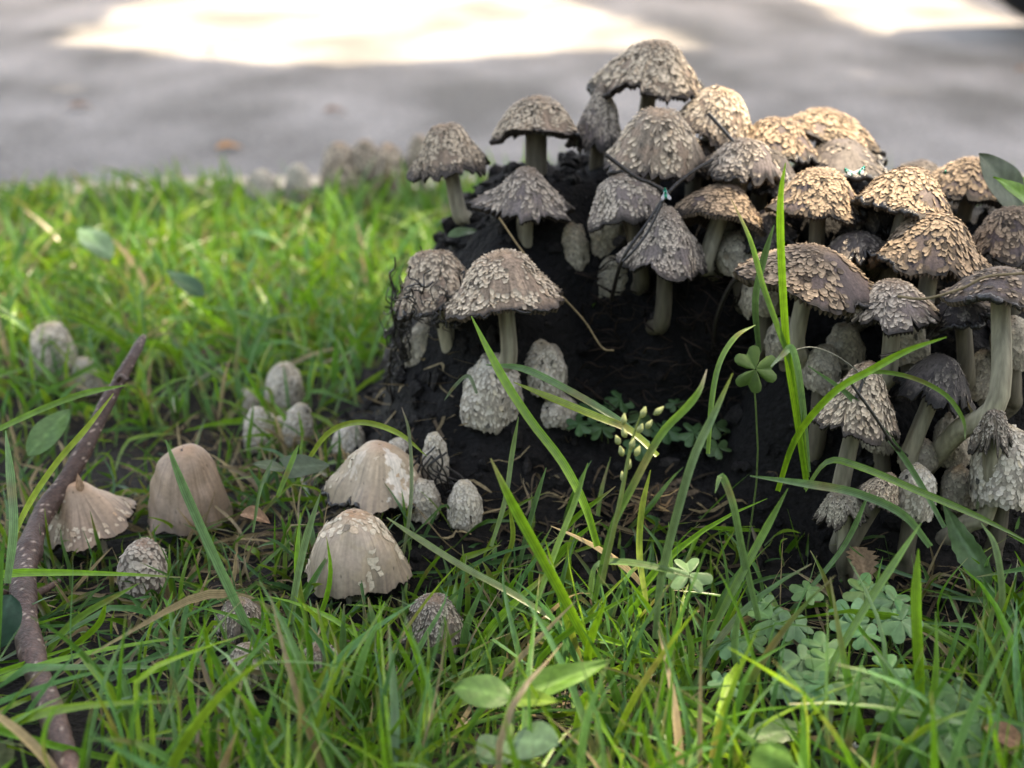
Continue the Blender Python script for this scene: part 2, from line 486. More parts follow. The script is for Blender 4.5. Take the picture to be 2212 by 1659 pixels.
    if not egg:
        dk = sstep(rim_dark - .04 + .05 * np.clip(ragf2(PH), -1, 1), rim_dark + .10, TV)[..., None]
        c = c * (1 - dk) + marg * dk
        if look in ('streak', 'brown'):
            gr = (sstep(.45, .95, TV) * np.clip(.30 + .4 * strif2(PH) + .2 * strif(PH), 0, .75))[..., None]
            c = c * (1 - gr) + np.array([.12, .095, .075]) * gr
    sp = Noise(SEED[0] + 9, 16.0, 8)(np.stack([np.cos(PH) * TV * 3, np.sin(PH) * TV * 3, TV * 2], -1))
    spot = (sp > (1.02 if look not in ('streak', 'brown') else 1.25))[..., None]
    c = np.where(spot, c * .35, c)
    for hp, ht, hr in holes:     # inky or eaten spots
        rel = (np.degrees(PH) + 90 + 180) % 360 - 180
        dd = np.hypot((rel - hp) / 60 * TV * 1.6, TV - ht) + .02 * sp
        c = np.where((dd < hr)[..., None], np.array([.012, .010, .01]), c)
    for pc, phw, p0_, p1_, pcol in patch:      # pale veil remnants
        rel = (np.degrees(PH) + 90 + 180) % 360 - 180
        mk = (np.abs(rel - pc) < phw + 5 * np.sin(TV * 23) + 3 * np.sin(TV * 51)) & (TV > p0_ + .04 * np.sin(rel * .4)) & (TV < p1_ + .06 * np.sin(rel * .5))
        c = np.where(mk[..., None], np.array(pcol) * (1 + .15 * np.clip(strif2(PH), -1, 1))[..., None], c)
    Q = grid_quads(ntt, nphi, True)
    # close the crown
    V = np.vstack([V, V[:nphi].mean(0, keepdims=True) + ax * R * .004]); cc = np.vstack([c.reshape(-1, 3), c[0].mean(0, keepdims=True)])
    T = np.stack([np.full(nphi, len(V) - 1), np.arange(nphi), (np.arange(nphi) + 1) % nphi], -1)
    cap = part('cap', th, V, Q, T, cc, M_SKIN if look in ('streak', 'brown') else M_CAP, True, foot)
    cap['label'] = 'scaly cap' if cover > .4 else 'smooth streaked cap'

    # gills under the cap
    if not egg and not far:
        ng = 180; pg = np.arange(ng) / ng * 2 * np.pi
        tg_ = np.array([1.0, .985, .93, .8, .6, .4, .22])
        PG, TG = np.meshgrid(pg, tg_)
        v = surf(PG, TG)
        alt = (np.arange(ng) % 2)[None] * 1.0
        inset = np.array([-.004, .05, .075, .09, .10, .10, .10])[:, None] * R
        comb = np.array([.0, .05, .07, .08, .08, .06, .03])[:, None] * R * alt
        out = np.stack([np.cos(PG), np.sin(PG), 0 * PG], -1) @ M.T
        v = v - ax * (inset * .8 + comb)[..., None] - out * (inset * .5)[..., None]
        if fringe:
            v[0:3] += out[0:3] * (.012 * R)
        dark = np.array([.010, .008, .007]); brown = np.array([.11, .078, .052])
        gc = np.where(alt[..., None] > .5, brown, dark) * np.ones((len(tg_), 1, 1))
        gc[4:] = dark * .8
        if not fringe: gc[:4] = gc[:4] * .22
        part('gills', th, v.reshape(-1, 3), grid_quads(len(tg_), ng, True), None, gc.reshape(-1, 3), M_GILL, False, foot)

    # scales
    hw0 = (.088 if egg else .041) * ssize
    if kind == 'flat': hw0 *= .95
    n = int((1.7 if egg else 1.8) * cover * (2.2 + 2.4 * H / R) / (4 * hw0 * hw0 * 1.25)) if cover > 0 else 0
    n = min(n, 1500 if not far else 120)
    if n > 4:
        tq = np.linspace(.03, .985, 400)
        rr = np.interp(tq, L, pr); cdf = np.cumsum(rr + .05); cdf /= cdf[-1]
        kk = np.arange(n) + .5
        t0 = np.interp(kk / n, cdf, tq) + r.normal(size=n) * .012
        p0 = kk * 2.399963 + r.normal(size=n) * .06
        keep = ~is_bald(p0, t0)
        if cover < 1: keep &= (Noise(SEED[0] + 4, 3.0, 8)(np.stack([np.cos(p0) * t0 * 2, np.sin(p0) * t0 * 2, t0], -1)) > (.25 - cover))
        keep &= t0 < (.99 if egg else .95)
        p0, t0 = p0[keep], t0[keep]; n = len(p0)
    if n > 4:
        e = .01
        c0 = surf(p0, t0)
        Tg = surf(p0, np.minimum(t0 + e, 1)) - surf(p0, np.maximum(t0 - e, .01)); Tg /= np.linalg.norm(Tg, axis=1)[:, None] + 1e-12
        Bg = surf(p0 + .02, t0) - surf(p0 - .02, t0); Bg /= np.linalg.norm(Bg, axis=1)[:, None] + 1e-12
        Ng = np.cross(Bg, Tg)
        cen = O + ax * H * .3
        Ng *= np.sign(((c0 - cen) * Ng).sum(1))[:, None]
        Ng /= np.linalg.norm(Ng, axis=1)[:, None]
        hw = R * hw0 * r.uniform(.65, 1.35, n) * (.55 + .55 * sstep(.05, .45, t0))
        ln = hw * r.uniform(1.7, 2.6, n) * (1.0 if not egg else .95)
        lf = R * (.008 if look in ('streak', 'brown') else .021 if not egg else .020) * r.uniform(.35, 1.5, n) * lift
        lf *= np.where(t0 < .15, .6, 1.0)
        yaw = r.normal(size=n) * .22
        ca, sa = np.cos(yaw)[:, None], np.sin(yaw)[:, None]
        Tg, Bg = Tg * ca + Bg * sa, Bg * ca - Tg * sa
        A = np.array([-1, 0, 1.0]); B = np.array([0, .45, .8, 1.0])
        shp = np.array([.95, 1.0, .78, .40]); up = np.array([.15, .45, .85, 1.15])
        AA, BB = np.meshgrid(A, B); SH = shp[:, None] * np.ones(3); UP = up[:, None] * np.ones(3)
        jit = r.normal(size=(n, 4, 3)) * (.34 if look in ('streak', 'brown') else .15)
        v = (c0[:, None, None] + Bg[:, None, None] * ((AA * SH)[None] * hw[:, None, None] * (1 + jit))[..., None]
             + Tg[:, None, None] * (((BB - .4) * (1 - .10 * AA ** 2))[None] * ln[:, None, None] * (1 + .6 * jit))[..., None]
             + Ng[:, None, None] * ((UP * (1 - .35 * AA ** 2))[None] * lf[:, None, None] + .008 * R)[..., None])
        q1 = grid_quads(4, 3)
        Q = (q1[None] + (np.arange(n) * 12)[:, None, None]).reshape(-1, 4)
        tonev = r.uniform(.84, 1.12, (n, 1, 1, 1))
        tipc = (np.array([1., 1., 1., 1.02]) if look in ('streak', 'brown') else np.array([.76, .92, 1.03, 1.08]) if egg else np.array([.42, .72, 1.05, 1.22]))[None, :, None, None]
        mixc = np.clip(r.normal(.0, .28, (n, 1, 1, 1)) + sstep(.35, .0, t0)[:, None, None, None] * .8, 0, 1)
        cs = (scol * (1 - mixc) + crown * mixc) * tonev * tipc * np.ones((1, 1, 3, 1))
        if not egg:
            dkk = sstep(rim_dark - .02, rim_dark + .08, t0)[:, None, None, None] * .8
            cs = cs * (1 - dkk) + marg * 1.6 * dkk
        fk = r.random(n) < (.02 if look in ('streak', 'brown') else .13 if not egg else .03); cs[fk] = cs[fk] * r.uniform(.08, .4, (fk.sum(), 1, 1, 1))
        V = v.reshape(-1, 3) - foot
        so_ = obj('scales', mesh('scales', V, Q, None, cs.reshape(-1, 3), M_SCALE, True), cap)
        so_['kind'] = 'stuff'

    # curled black margin
    for a0, a1, thick in margin:
        nn = 70
        ang = np.radians(np.linspace(a0, a1, nn) - 90)
        pth = surf(ang, np.full(nn, .985)) - ax * R * .02
        fr = ptable(r, 60)
        out = np.stack([np.cos(ang), np.sin(ang), 0 * ang], -1) @ M.T
        pth = pth + out * (.02 * R * fr(ang))[:, None] + ax * (.02 * R * ptable(r, 80)(ang))[:, None]
        rd = R * thick * (1 + .35 * fr(ang * 1.0)) * np.clip(np.minimum(np.linspace(0, 8, nn), np.linspace(8, 0, nn)), .1, 1)
        vv, qq = tube(pth, np.clip(rd, R * .004, None), 7, SEED[0], .12)
        part('curled_margin', th, vv, qq, None, np.tile([.014, .012, .011], (len(vv), 1)), M_INK, True, foot)

    # stem
    p0 = O + ax * H * (.55 if not egg else .3)
    ln = np.linalg.norm(foot - p0)
    p1 = O - ax * min(.4 * ln, .05)
    p3 = foot + (np.array([0, 0, min(.012, ln * .2)]) if group != GM else .2 * (p1 - foot))
    pth = smooth_path([p0, p1, .5 * (p1 + p3) + np.array([r.normal() * .002, 0, 0]), p3, foot], 18)
    s = np.linspace(0, 1, 18)
    srad = stem_r if not egg else min(stem_r, R * .55)
    rad = srad * (.9 + .22 * s + .05 * np.sin(s * 9 + r.uniform(0, 6)))
    vv, qq = tube(pth, rad, 18, SEED[0], .02)
    cst = (np.array([.36, .33, .235]) if (base is not None or group != GM) else np.array([.13, .115, .08])) * r.uniform(.85, 1.05)  # hidden mound stems darker: ink stain plus under-cap shade put into the colour
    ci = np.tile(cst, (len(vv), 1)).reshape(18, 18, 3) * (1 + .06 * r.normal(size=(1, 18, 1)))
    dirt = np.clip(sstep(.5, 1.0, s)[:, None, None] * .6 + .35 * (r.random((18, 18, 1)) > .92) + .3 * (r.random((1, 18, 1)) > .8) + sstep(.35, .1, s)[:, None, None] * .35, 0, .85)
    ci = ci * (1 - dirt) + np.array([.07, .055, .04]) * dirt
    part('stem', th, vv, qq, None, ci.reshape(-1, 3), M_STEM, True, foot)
    return th

MS = mushroom
dk = (-70, 70, .03)
# --- crest of the mound
MS(1403, 92, 212, 228, .86, 'bell', 'cream', 'topmost cream scaly bell cap with a dark hole near its crown', GM, ragged=.13, holes=((2, .20, .045), (75, .8, .1), (-70, .85, .08)), margin=((40, 120, .05), (-110, -50, .04)), drop=(-.004, .01, -.08), ssize=.85, rim_dark=.93)
MS(1158, 212, 318, 196, .84, 'bell', 'cream', 'cream bell cap with black frayed right shoulder, left of the topmost mushroom', GM, ragged=.1, margin=((50, 110, .05),), stem_r=.0062, drop=(.002, .005, -.05), ssize=.8, rim_dark=.93)
MS(976, 270, 385, 160, .83, 'bell', 'cream', 'leaning scaly cap at the outer end of the crest, on a bent stem', GM, roll=-9, ragged=.09, base=(1035, 500, .835), ssize=.8, sag=.09)
MS(1292, 183, 322, 118, .855, 'cone', 'grey', 'narrow grey cone cap tucked behind a larger scaly cap', GM, ragged=.1, drop=(.002, .004, -.06), margin=((30, 100, .05),))
MS(1414, 233, 366, 212, .795, 'bell', 'cream', 'plump bell cap with separate round buff scales and black radial slits at its rim', GM, ragged=.06, cover=.62, roll=3, drop=(.0, .03, -.07), rim_dark=.95, lift=1.3, margin=((-75, -20, .03),))
MS(1538, 188, 300, 180, .835, 'bell', 'cream', 'tilted pale-flecked cap just behind and below the topmost mushroom', GM, roll=14, ragged=.08, drop=(.0, .02, -.07), margin=((80, 140, .06),))
MS(1600, 300, 402, 178, .785, 'bell', 'grey', 'grey cap whose rim is torn into a fan of exposed gills', GM, roll=8, ragged=.14, drop=(.0, .03, -.06), bald=((35, 28, .55, 1.1),), fringe=True, margin=((-60, 0, .04),))
MS(1672, 256, 352, 190, .83, 'bell', 'tan', 'ragged brownish cap on the crest beside the big curled one', GM, roll=6, ragged=.15, drop=(0, .02, -.07), margin=((-60, 60, .04),))
MS(1778, 234, 330, 235, .865, 'flat', 'tan', 'wide tan cap with a thick black curled back edge on the crest', GM, roll=8, ragged=.1, drop=(0, .01, -.07), margin=((60, 260, .085),), sag=.1)
MS(1812, 300, 405, 215, .825, 'flat', 'dark', 'collapsed purple-black cap melting over the crest', GM, roll=-4, ragged=.2, drop=(0, .02, -.06), cover=.3, margin=((-80, 130, .06),), sag=.16)
MS(1985, 345, 420, 150, .85, 'flat', 'dark', 'small crumpled black-brown cap behind the sunlit pair', GM, ragged=.2, drop=(0, .01, -.06), cover=.5, margin=((-90, 200, .06),), sag=.14)
MS(2090, 345, 455, 225, .81, 'flat', 'tan', 'broad brown cap with one black upturned flap, a fly on it', GM, roll=4, ragged=.1, drop=(0, .02, -.07), margin=((100, 230, .07),), flare=.05)
for (u_, t_, b_, w_, d_, lb_) in ((1648, 318, 396, 150, .80, 'black slumped cap between the torn grey cap and the crest'), (1500, 300, 372, 120, .825, 'dark rotted cap behind the plump bell cap'),
                                  (1690, 372, 440, 130, .79, 'inky flattened cap left of the honeycomb-scaled cap'), (1885, 430, 520, 150, .765, 'black dissolving cap under the sunlit pair'),
                                  (1655, 455, 545, 150, .77, 'dark drooping cap behind the tallest grass blade'), (1850, 500, 590, 170, .735, 'rotted brown-black cap above the bald-patched cap'), (1240, 385, 455, 110, .83, 'blackened cap behind the grooved cone cap'), (2080, 640, 720, 170, .69, 'black-gilled cap in the gloom behind the curved stems')):
    MS(u_, t_, b_, w_, d_, 'flat', 'dark', lb_, GM, ragged=.25, sag=.16, cover=.6, drop=(0, .02, -.05), margin=((-80, 60, .06),), roll=(u_ % 7 - 3) * 3)
for (u_, t_, b_, w_, d_, lb_) in ((1700, 690, 780, 80, .725, 'dim button in the gloom under the bald-patched cap'), (1650, 600, 690, 90, .745, 'shadowed button behind the slim brown-tipped blade'), (1830, 700, 800, 80, .715, 'dim button behind the steep shaggy cone cap'),
                                  (1965, 690, 790, 90, .705, 'dim button behind the long stems'), (2060, 900, 1010, 80, .685, 'shadowed button left of the shrivelled shaggy cap'), (1905, 880, 980, 80, .685, 'dim button between the shaggy cone cap and dark torn cap'),
                                  (2075, 1010, 1110, 80, .675, 'dim button beside the largest shaggy button'), (1600, 500, 600, 100, .765, 'dim tall button at the right side of the hollow'), (2190, 690, 800, 90, .695, 'dim button at the back of the long curved stem'),
                                  (1130, 700, 770, 70, .765, 'shadowed button behind the bald-sided bell cap stem'), (1505, 560, 640, 70, .785, 'faint button deep in the hollow')):
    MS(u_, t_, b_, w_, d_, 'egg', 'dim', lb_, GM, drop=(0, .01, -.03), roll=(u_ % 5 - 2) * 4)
# --- second row
MS(1136, 365, 476, 196, .79, 'cone', 'grey', 'spreading grey-brown cone cap with deep radial grooves under the crest', GM, ragged=.13, sag=.07, base=(1140, 560, .80), cover=.75, rim_dark=.97)
MS(1360, 372, 482, 152, .775, 'dome', 'grey', 'leaning grey cap with black flecks, beside a green fly', GM, roll=-16, ragged=.05, drop=(.01, .04, -.06), rim_dark=.95)
MS(1549, 390, 482, 196, .765, 'flat', 'tan', 'low brown cap with a comb of gill ends along its near rim', GM, roll=10, pitch=-14, ragged=.05, fringe=True, base=(1556, 600, .785), bald=((20, 60, .0, .22),), rim_dark=.93)
MS(1436, 452, 588, 178, .75, 'cone', 'grey', 'silvery cone cap peppered with black dots above the hollow', GM, ragged=.05, roll=2, drop=(-.004, .03, -.05), holes=((35, .45, .035), (20, .62, .03), (-30, .55, .03), (-10, .7, .025), (45, .75, .025), (5, .3, .03)), rim_dark=.97, lift=.7, ssize=.75)
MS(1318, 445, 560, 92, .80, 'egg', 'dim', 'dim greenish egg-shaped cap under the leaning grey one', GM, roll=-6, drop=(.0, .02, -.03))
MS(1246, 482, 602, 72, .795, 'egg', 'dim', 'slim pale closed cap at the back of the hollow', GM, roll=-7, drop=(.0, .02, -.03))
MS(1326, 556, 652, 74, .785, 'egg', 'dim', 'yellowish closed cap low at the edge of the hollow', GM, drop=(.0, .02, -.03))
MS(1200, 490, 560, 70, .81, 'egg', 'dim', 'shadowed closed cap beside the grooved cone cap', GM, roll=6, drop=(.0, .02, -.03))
MS(1766, 366, 480, 198, .755, 'bell', 'tan', 'bell cap with brown honeycomb scales beside a pair of flies', GM, roll=2, ragged=.08, drop=(0, .03, -.07), margin=((40, 100, .05),), rim_dark=.92)
MS(1948, 362, 472, 226, .74, 'bell', 'tan', 'sunlit tan cap with overlapping scales and a black lifted near edge', GM, roll=9, pitch=-15, ragged=.07, drop=(0, .03, -.08), margin=((-100, 10, .04),), rim_dark=.95, fringe=True)
MS(2004, 456, 588, 250, .715, 'bell', 'tan', 'largest sunlit tan cap sloping down, its gill comb showing', GM, roll=15, pitch=-15, ragged=.05, base=(1930, 640, .73), margin=((-90, -40, .04),), rim_dark=.96, fringe=True)
MS(2186, 450, 565, 190, .74, 'bell', 'tan', 'tan scaly cap half outside, behind a flat gilled disc', GM, ragged=.06, drop=(0, .02, -.08), rim_dark=.97)
MS(1744, 532, 656, 296, .70, 'flat', 'tan', 'wide low cap with a bald purple-brown patch behind tall grass', GM, roll=2, ragged=.06, sag=.09, bald=((48, 22, .05, 1.1),), base=(1757, 800, .715), margin=((30, 95, .03),), rim_dark=.95, fringe=True)
MS(1926, 606, 715, 216, .685, 'cone', 'grey', 'grey cap split along its rim, under the wide low cap', GM, ragged=.14, sag=.08, base=(1895, 830, .70), rim_dark=.95, roll=3)
MS(2160, 574, 640, 235, .66, 'flat', 'tan', 'flat disc cap edged by a thick dark gill comb on a long curved stem', GM, pitch=-19, ragged=.03, base=(2085, 810, .67), cover=.5, fringe=True, margin=((-60, 20, .05),), rim_dark=.93, stem_r=.0050)
# --- right-hand cluster rising from the ground
MS(1846, 782, 948, 178, .66, 'cone', 'cream', 'steep shaggy cone cap behind a long bright grass blade', GM, roll=13, ragged=.06, base=(1830, 1075, .665), lift=1.3, rim_dark=.95, ssize=1.1)
MS(2012, 770, 890, 165, .67, 'bell', 'dark', 'dark torn cap with its pale right flank split open', GM, roll=10, ragged=.16, base=(2000, 1020, .68), cover=.45, holes=((55, .6, .16),))
MS(2120, 760, 868, 74, .70, 'egg', 'dim', 'closed pale cap behind the long curved stem', GM, drop=(0, .005, -.05))
MS(2142, 866, 992, 100, .65, 'cone', 'dirty', 'shrivelled brown shaggy cap hanging over the largest button', GM, roll=-4, ragged=.25, base=(2085, 1080, .66), lift=2.0)
MS(2168, 930, 1105, 150, .655, 'egg', 'white', 'largest shaggy egg-shaped button, at the foot of the cluster', GM, drop=(0, .005, -.035), lift=1.5, ssize=.8)
MS(1984, 950, 1030, 86, .675, 'egg', 'dim', 'brown freckled button between the pale stems', GM, drop=(0, .005, -.04), cover=.5)
MS(1972, 1012, 1132, 90, .65, 'egg', 'white', 'grey-white button with frayed lower edge, under the freckled one', GM, roll=3, drop=(0, .005, -.03))
MS(1892, 1012, 1100, 96, .645, 'cone', 'cream', 'small cream cone cap leaning over, amid crossing blades', GM, roll=22, ragged=.12, drop=(-.005, .01, -.06))
MS(1822, 1060, 1142, 118, .65, 'bell', 'dim', 'low frayed cap behind crossing grass blades at the cluster foot', GM, ragged=.15, base=(1842, 1225, .65), stem_r=.005)
MS(1775, 750, 850, 80, .70, 'egg', 'dim', 'dim tall button behind upright grass', GM, drop=(0, .005, -.06))
# --- left flank of the mound
MS(955, 538, 690, 190, .765, 'bell', 'cream', 'cream cap caught under a net of black threads', GM, roll=-6, ragged=.08, base=(1020, 800, .775), margin=((-90, 90, .035),), rim_dark=.97)
MS(1091, 548, 690, 232, .73, 'bell', 'cream', 'shaggy cream bell cap with one bald brown side, at the mouth of the hollow', GM, ragged=.04, bald=((28, 19, .06, .70), (-2, 7, .5, 1.0)), base=(1102, 830, .742), margin=((-40, 60, .02),), rim_dark=.97, ssize=.8, stem_r=.0047, fringe=True, lift=1.2)
MS(928, 692, 832, 116, .785, 'egg', 'dim', 'big dim egg-shaped cap under the netted one', GM, drop=(0, .005, -.03))
MS(1060, 770, 936, 130, None, 'egg', 'white', 'broad whitish button with a brown stain below the bald-sided bell', GM, roll=3, drop=(0, .005, -.03), ssize=.75)
MS(1170, 745, 862, 108, None, 'egg', 'white', 'whitish pointed button leaning on the broad stained one', GM, roll=5, drop=(0, .01, -.03), ssize=.75)
MS(1196, 852, 930, 96, None, 'egg', 'white', 'small cracked button beside the clover', GM, roll=4, drop=(0, .005, -.03))
# --- in the grass, front left
MS(198, 1040, 1190, 222, None, 'cone', 'brown', 'tilted fawn cap with a split ragged rim against the twig', GF, roll=-14, ragged=.09, cover=.22, rim_dark=1.02, sag=.08, lift=.7)
MS(408, 966, 1160, 188, None, 'dome', 'brown', 'tall smooth brown thimble cap with a nick in its crown', GF, cover=.0, ragged=.03, sag=.04, holes=((-12, .07, .03),), rim_dark=.97)
MS(816, 958, 1108, 240, .70, 'bell', 'streak', 'broad lilac-fawn cap with a white patch and black curled rim', GF, ragged=.06, cover=.2, roll=4, margin=((25, 110, .035), (-100, 0, .03)), patch=((38, 16, .12, .9, (.62, .56, .48)), (-48, 10, .2, .6, (.5, .42, .33))), rim_dark=.99, sag=.1, lift=.6)
MS(770, 1106, 1296, 212, None, 'dome', 'streak', 'large pale dome cap with peeling white flakes and combed rim', GF, cover=.75, ragged=.03, sag=.04, rim_dark=1.0, lift=.7, bald=((-28, 40, .38, 1.1), (20, 16, .30, .55), (48, 10, .5, 1.1)), ssize=1.7)
MS(314, 1180, 1300, 112, None, 'egg', 'dirty', 'soil-stained button under the smooth thimble cap', GF, lift=1.2)
MS(938, 1292, 1432, 152, None, 'dome', 'dirty', 'brown bruised cap half buried in grass beside the pale dome', GF, ragged=.08, cover=.8)
MS(520, 1300, 1400, 128, None, 'dome', 'dirty', 'muddy broken cap covered by dry straw', GF, ragged=.2, cover=.6)
MS(545, 1400, 1490, 110, None, 'egg', 'dirty', 'buried whitish button under straw and blades', GF)
MS(690, 1400, 1500, 130, None, 'dome', 'dirty', 'crushed grey-white cap under the foremost grass', GF, ragged=.2)
# --- buttons in the grass
MS(116, 702, 836, 104, None, 'egg', 'white', 'tall grey-white button with a torn tan top, by the far end of the twig', GE, ssize=.9)
MS(195, 775, 856, 66, None, 'egg', 'white', 'small button leaning on the torn-topped one', GE, roll=-6)
MS(614, 788, 905, 84, None, 'egg', 'white', 'tallest bright white button of the tuft', GE, ssize=.85)
MS(545, 842, 905, 56, None, 'egg', 'white', 'small white button left of the tallest in the tuft', GE, roll=-8)
MS(563, 882, 982, 74, None, 'egg', 'white', 'white button at the near foot of the tuft, grass across it', GE)
MS(642, 876, 968, 66, None, 'egg', 'white', 'white button at the right side of the tuft', GE, roll=6)
MS(604, 905, 965, 50, None, 'egg', 'white', 'tiny white button in the middle of the tuft', GE)
MS(755, 918, 990, 70, None, 'egg', 'white', 'round white button peeping behind the broad lilac-fawn cap', GE)
MS(860, 950, 1010, 56, None, 'egg', 'white', 'white knob just touching the lilac-fawn cap', GE)
MS(940, 936, 1055, 58, None, 'egg', 'white', 'slender white button wrapped by black rootlets', GE)
MS(915, 1042, 1135, 74, None, 'egg', 'white', 'white button below the curled black rim', GE)
MS(1004, 1046, 1150, 76, None, 'egg', 'white', 'domed white button with a pointed tan tip, standing alone in dark soil', GE)
# --- far back
for (u, t, b, wd, lb) in ((566, 372, 452, 74, 'short pale blurred button before the road'), (645, 356, 458, 62, 'tall pale blurred button beside the short one'),
                          (738, 312, 430, 92, 'blurred beige cap half hidden by far grass'), (838, 315, 420, 84, 'blurred buff cap behind the mound flank'),
                          (790, 306, 390, 70, 'blurred cream cap between two beige ones'), (910, 292, 380, 62, 'blurred straw-coloured cap nearest the mound crest')):
    MS(u, t, b, wd, 1.40 + .05 * (t < 340), 'egg', 'cream' if t < 340 else 'white', lb, GB, drop=(0, 0, -.06), rim_dark=1.2)

# ------------------------------------------------------------------ grass
GREENS = np.array([(.070, .18, .014), (.105, .23, .016), (.055, .145, .022), (.085, .185, .050), (.14, .24, .020), (.068, .17, .055)])
TAN = np.array([.40, .31, .17]); PALE = np.array([.30, .33, .17])

def blades(paths, widths, cols, fold=.35, up=None):
    """paths (N,K,3), widths (N,K), cols (N,K,3): strips with a V fold, one mesh."""
    N, K, _ = paths.shape
    tg = np.gradient(paths, axis=1); tg /= np.linalg.norm(tg, axis=2)[..., None] + 1e-9
    if up is None:
        up = np.stack([rng.normal(size=N) * .9, rng.normal(size=N) * .9 - .9, np.full(N, .25)], -1)
    side = np.cross(tg, up[:, None]); side /= np.linalg.norm(side, axis=2)[..., None] + 1e-9
    nrm = np.cross(side, tg)
    w_ = widths[..., None] * .5
    Lf = paths - side * w_ + nrm * w_ * fold; Rt = paths + side * w_ + nrm * w_ * fold
    V = np.stack([Lf, paths, Rt], 2)          # N,K,3,3
    C = np.repeat(cols[:, :, None], 3, 2).copy(); C[:, :, 1] *= .80; C[:, :, 0] *= 1.12; C[:, :, 2] *= .95
    C = np.concatenate([C, np.broadcast_to(np.array([0, .5, 1.0])[None, None, :, None], C.shape[:3] + (1,))], -1)
    q = grid_quads(K, 3)
    Q = (q[None] + (np.arange(N) * K * 3)[:, None, None]).reshape(-1, 4)
    return V.reshape(-1, 3), Q, C.reshape(-1, 4)

def random_blades(roots, length, width, lean, K=9, dry=.06, seed=0, kink=.18, vmin=None, light=1.0, yellow=0.0):
    r = np.random.default_rng(seed); N = len(roots)
    az = r.uniform(0, 2 * np.pi, N); ln = length * r.uniform(.55, 1.25, N)
    le = np.abs(r.normal(0, lean, N)); dr = np.abs(r.normal(.25, .25, N)) * (.4 + le)
    s = np.linspace(0, 1, K)[None]
    hor = le[:, None] * s + dr[:, None] * s ** 2.2
    ver = s * np.cos(np.clip(le, 0, 1.3))[:, None] - .5 * dr[:, None] * s ** 2.6
    kk = r.random(N) < kink
    sk = r.uniform(.35, .75, N)[:, None]; da = r.uniform(.5, 1.5, N)[:, None]
    bend = np.clip(s - sk, 0, None) * kk[:, None]
    hor = hor + bend * da * .8; ver = ver - bend * da * .9
    wob = r.normal(size=(N, 1)) * .10 * np.sin(s * r.uniform(2, 5, (N, 1)))
    dx, dy = np.cos(az)[:, None], np.sin(az)[:, None]
    def build(ln):
        x = roots[:, 0:1] + ln[:, None] * (hor * dx - wob * dy); y = roots[:, 1:2] + ln[:, None] * (hor * dy + wob * dx)
        gz = roots[:, 2:3]; z = np.maximum(gz + ln[:, None] * ver, gz - .004 + .002 * s)
        return np.stack([x, y, z], -1)
    p = build(ln)
    if vmin is not None:
        for _ in range(6):
            q = p.reshape(-1, 3) - CAM; t = q @ cF
            u = (CU + F * (q @ cR) / t).reshape(N, K); v = (CV - F * (q @ cU) / t).reshape(N, K)
            lim = vmin(u) * np.where(np.arange(N) % 12 == 0, .85, 1.0)[:, None]
            bad = (v < lim).any(1)
            ln = np.where(bad, ln * .74, ln)
            p = build(ln)
    wd = width * r.uniform(.5, 1.35, N)
    wp = (1 - .25 * (1 - s) ** 3) * np.clip((1 - s) / .45, .04, 1) ** .8
    W = wd[:, None] * wp
    base = GREENS[r.integers(0, len(GREENS), N)] * r.uniform(.75, 1.25, (N, 1)) * light
    base = base + yellow * np.array([.035, .05, .0])
    dd = r.random(N) < dry
    base[dd] = TAN * r.uniform(.5, 1.1, (dd.sum(), 1))
    c = base[:, None] * np.ones((1, K, 1))
    pale = sstep(.35, 0, s)[..., None] * .55
    c = c * (1 - pale) + PALE * .8 * pale
    wl = (r.random((N, 1)) < .3) * np.exp(-((s - r.uniform(.1, .95, (N, 1))) / r.uniform(.04, .14, (N, 1))) ** 2)
    c = c * (1 - .75 * wl[..., None]) + np.array([.26, .17, .07]) * .75 * wl[..., None]
    tip = (sstep(.86, 1, s) * (r.random((N, 1)) < .35))[..., None] * .8
    c = c * (1 - tip) + TAN * tip
    return blades(p, W, c)

def roots_in(n, x0, x1, y0, y1, seed, dens=None, clump=0.0):
    r = np.random.default_rng(seed)
    x = r.uniform(x0, x1, n); y = r.uniform(y0, y1, n)
    if clump:
        k = max(4, n // 14); cx = r.uniform(x0, x1, k); cy = r.uniform(y0, y1, k); i = r.integers(0, k, n); m = r.random(n) < clump
        x = np.where(m, cx[i] + r.normal(size=n) * .007, x); y = np.where(m, cy[i] + r.normal(size=n) * .007, y)
    keep = np.ones(n, bool)
    for sx, sy, sr in SPOTS:
        keep &= np.hypot(x - sx, y - sy) > sr * .75
    if dens is not None: keep &= r.random(n) < dens(x, y)
    x, y = x[keep], y[keep]
    return np.stack([x, y, ground(x, y) - .002], -1)

def uv_of(x, y):
    q = np.stack([x, y, ground(x, y)], -1) - CAM; t = q @ cF
    return CU + F * (q @ cR) / t, CV - F * (q @ cU) / t

def front_vmin(u):
    return np.interp(u, [0, 120, 260, 560, 660, 900, 1040, 1200, 1500, 1700, 1800, 2000, 2100, 2212],
                        [1330, 1330, 1290, 1250, 1290, 1270, 1170, 1120, 1120, 1130, 1160, 1200, 1190, 1130])

def d_front(x, y):
    u, v = uv_of(x, y)
    d = np.interp(v, [1060, 1180, 1300, 1420, 1800], [.03, .10, .38, .8, 1])
    bare = np.exp(-((u - 300) / 400) ** 4 - ((v - 1530) / 280) ** 4)         # trampled straw left
    dark = np.exp(-((u - 1850) / 230) ** 2 - ((v - 1330) / 110) ** 2)
    clov = np.exp(-((u - 1810) / 300) ** 4 - ((v - 1530) / 190) ** 4)
    seed_ = np.exp(-((u - 1120) / 190) ** 4 - ((v - 1700) / 170) ** 4)
    tw = np.exp(-((u - 90) / 140) ** 4) * (v > 1150)
    return d * (1 - .9 * tw) * (1 - .62 * bare) * (1 - .6 * dark) * (1 - .96 * clov) * (1 - .9 * seed_)

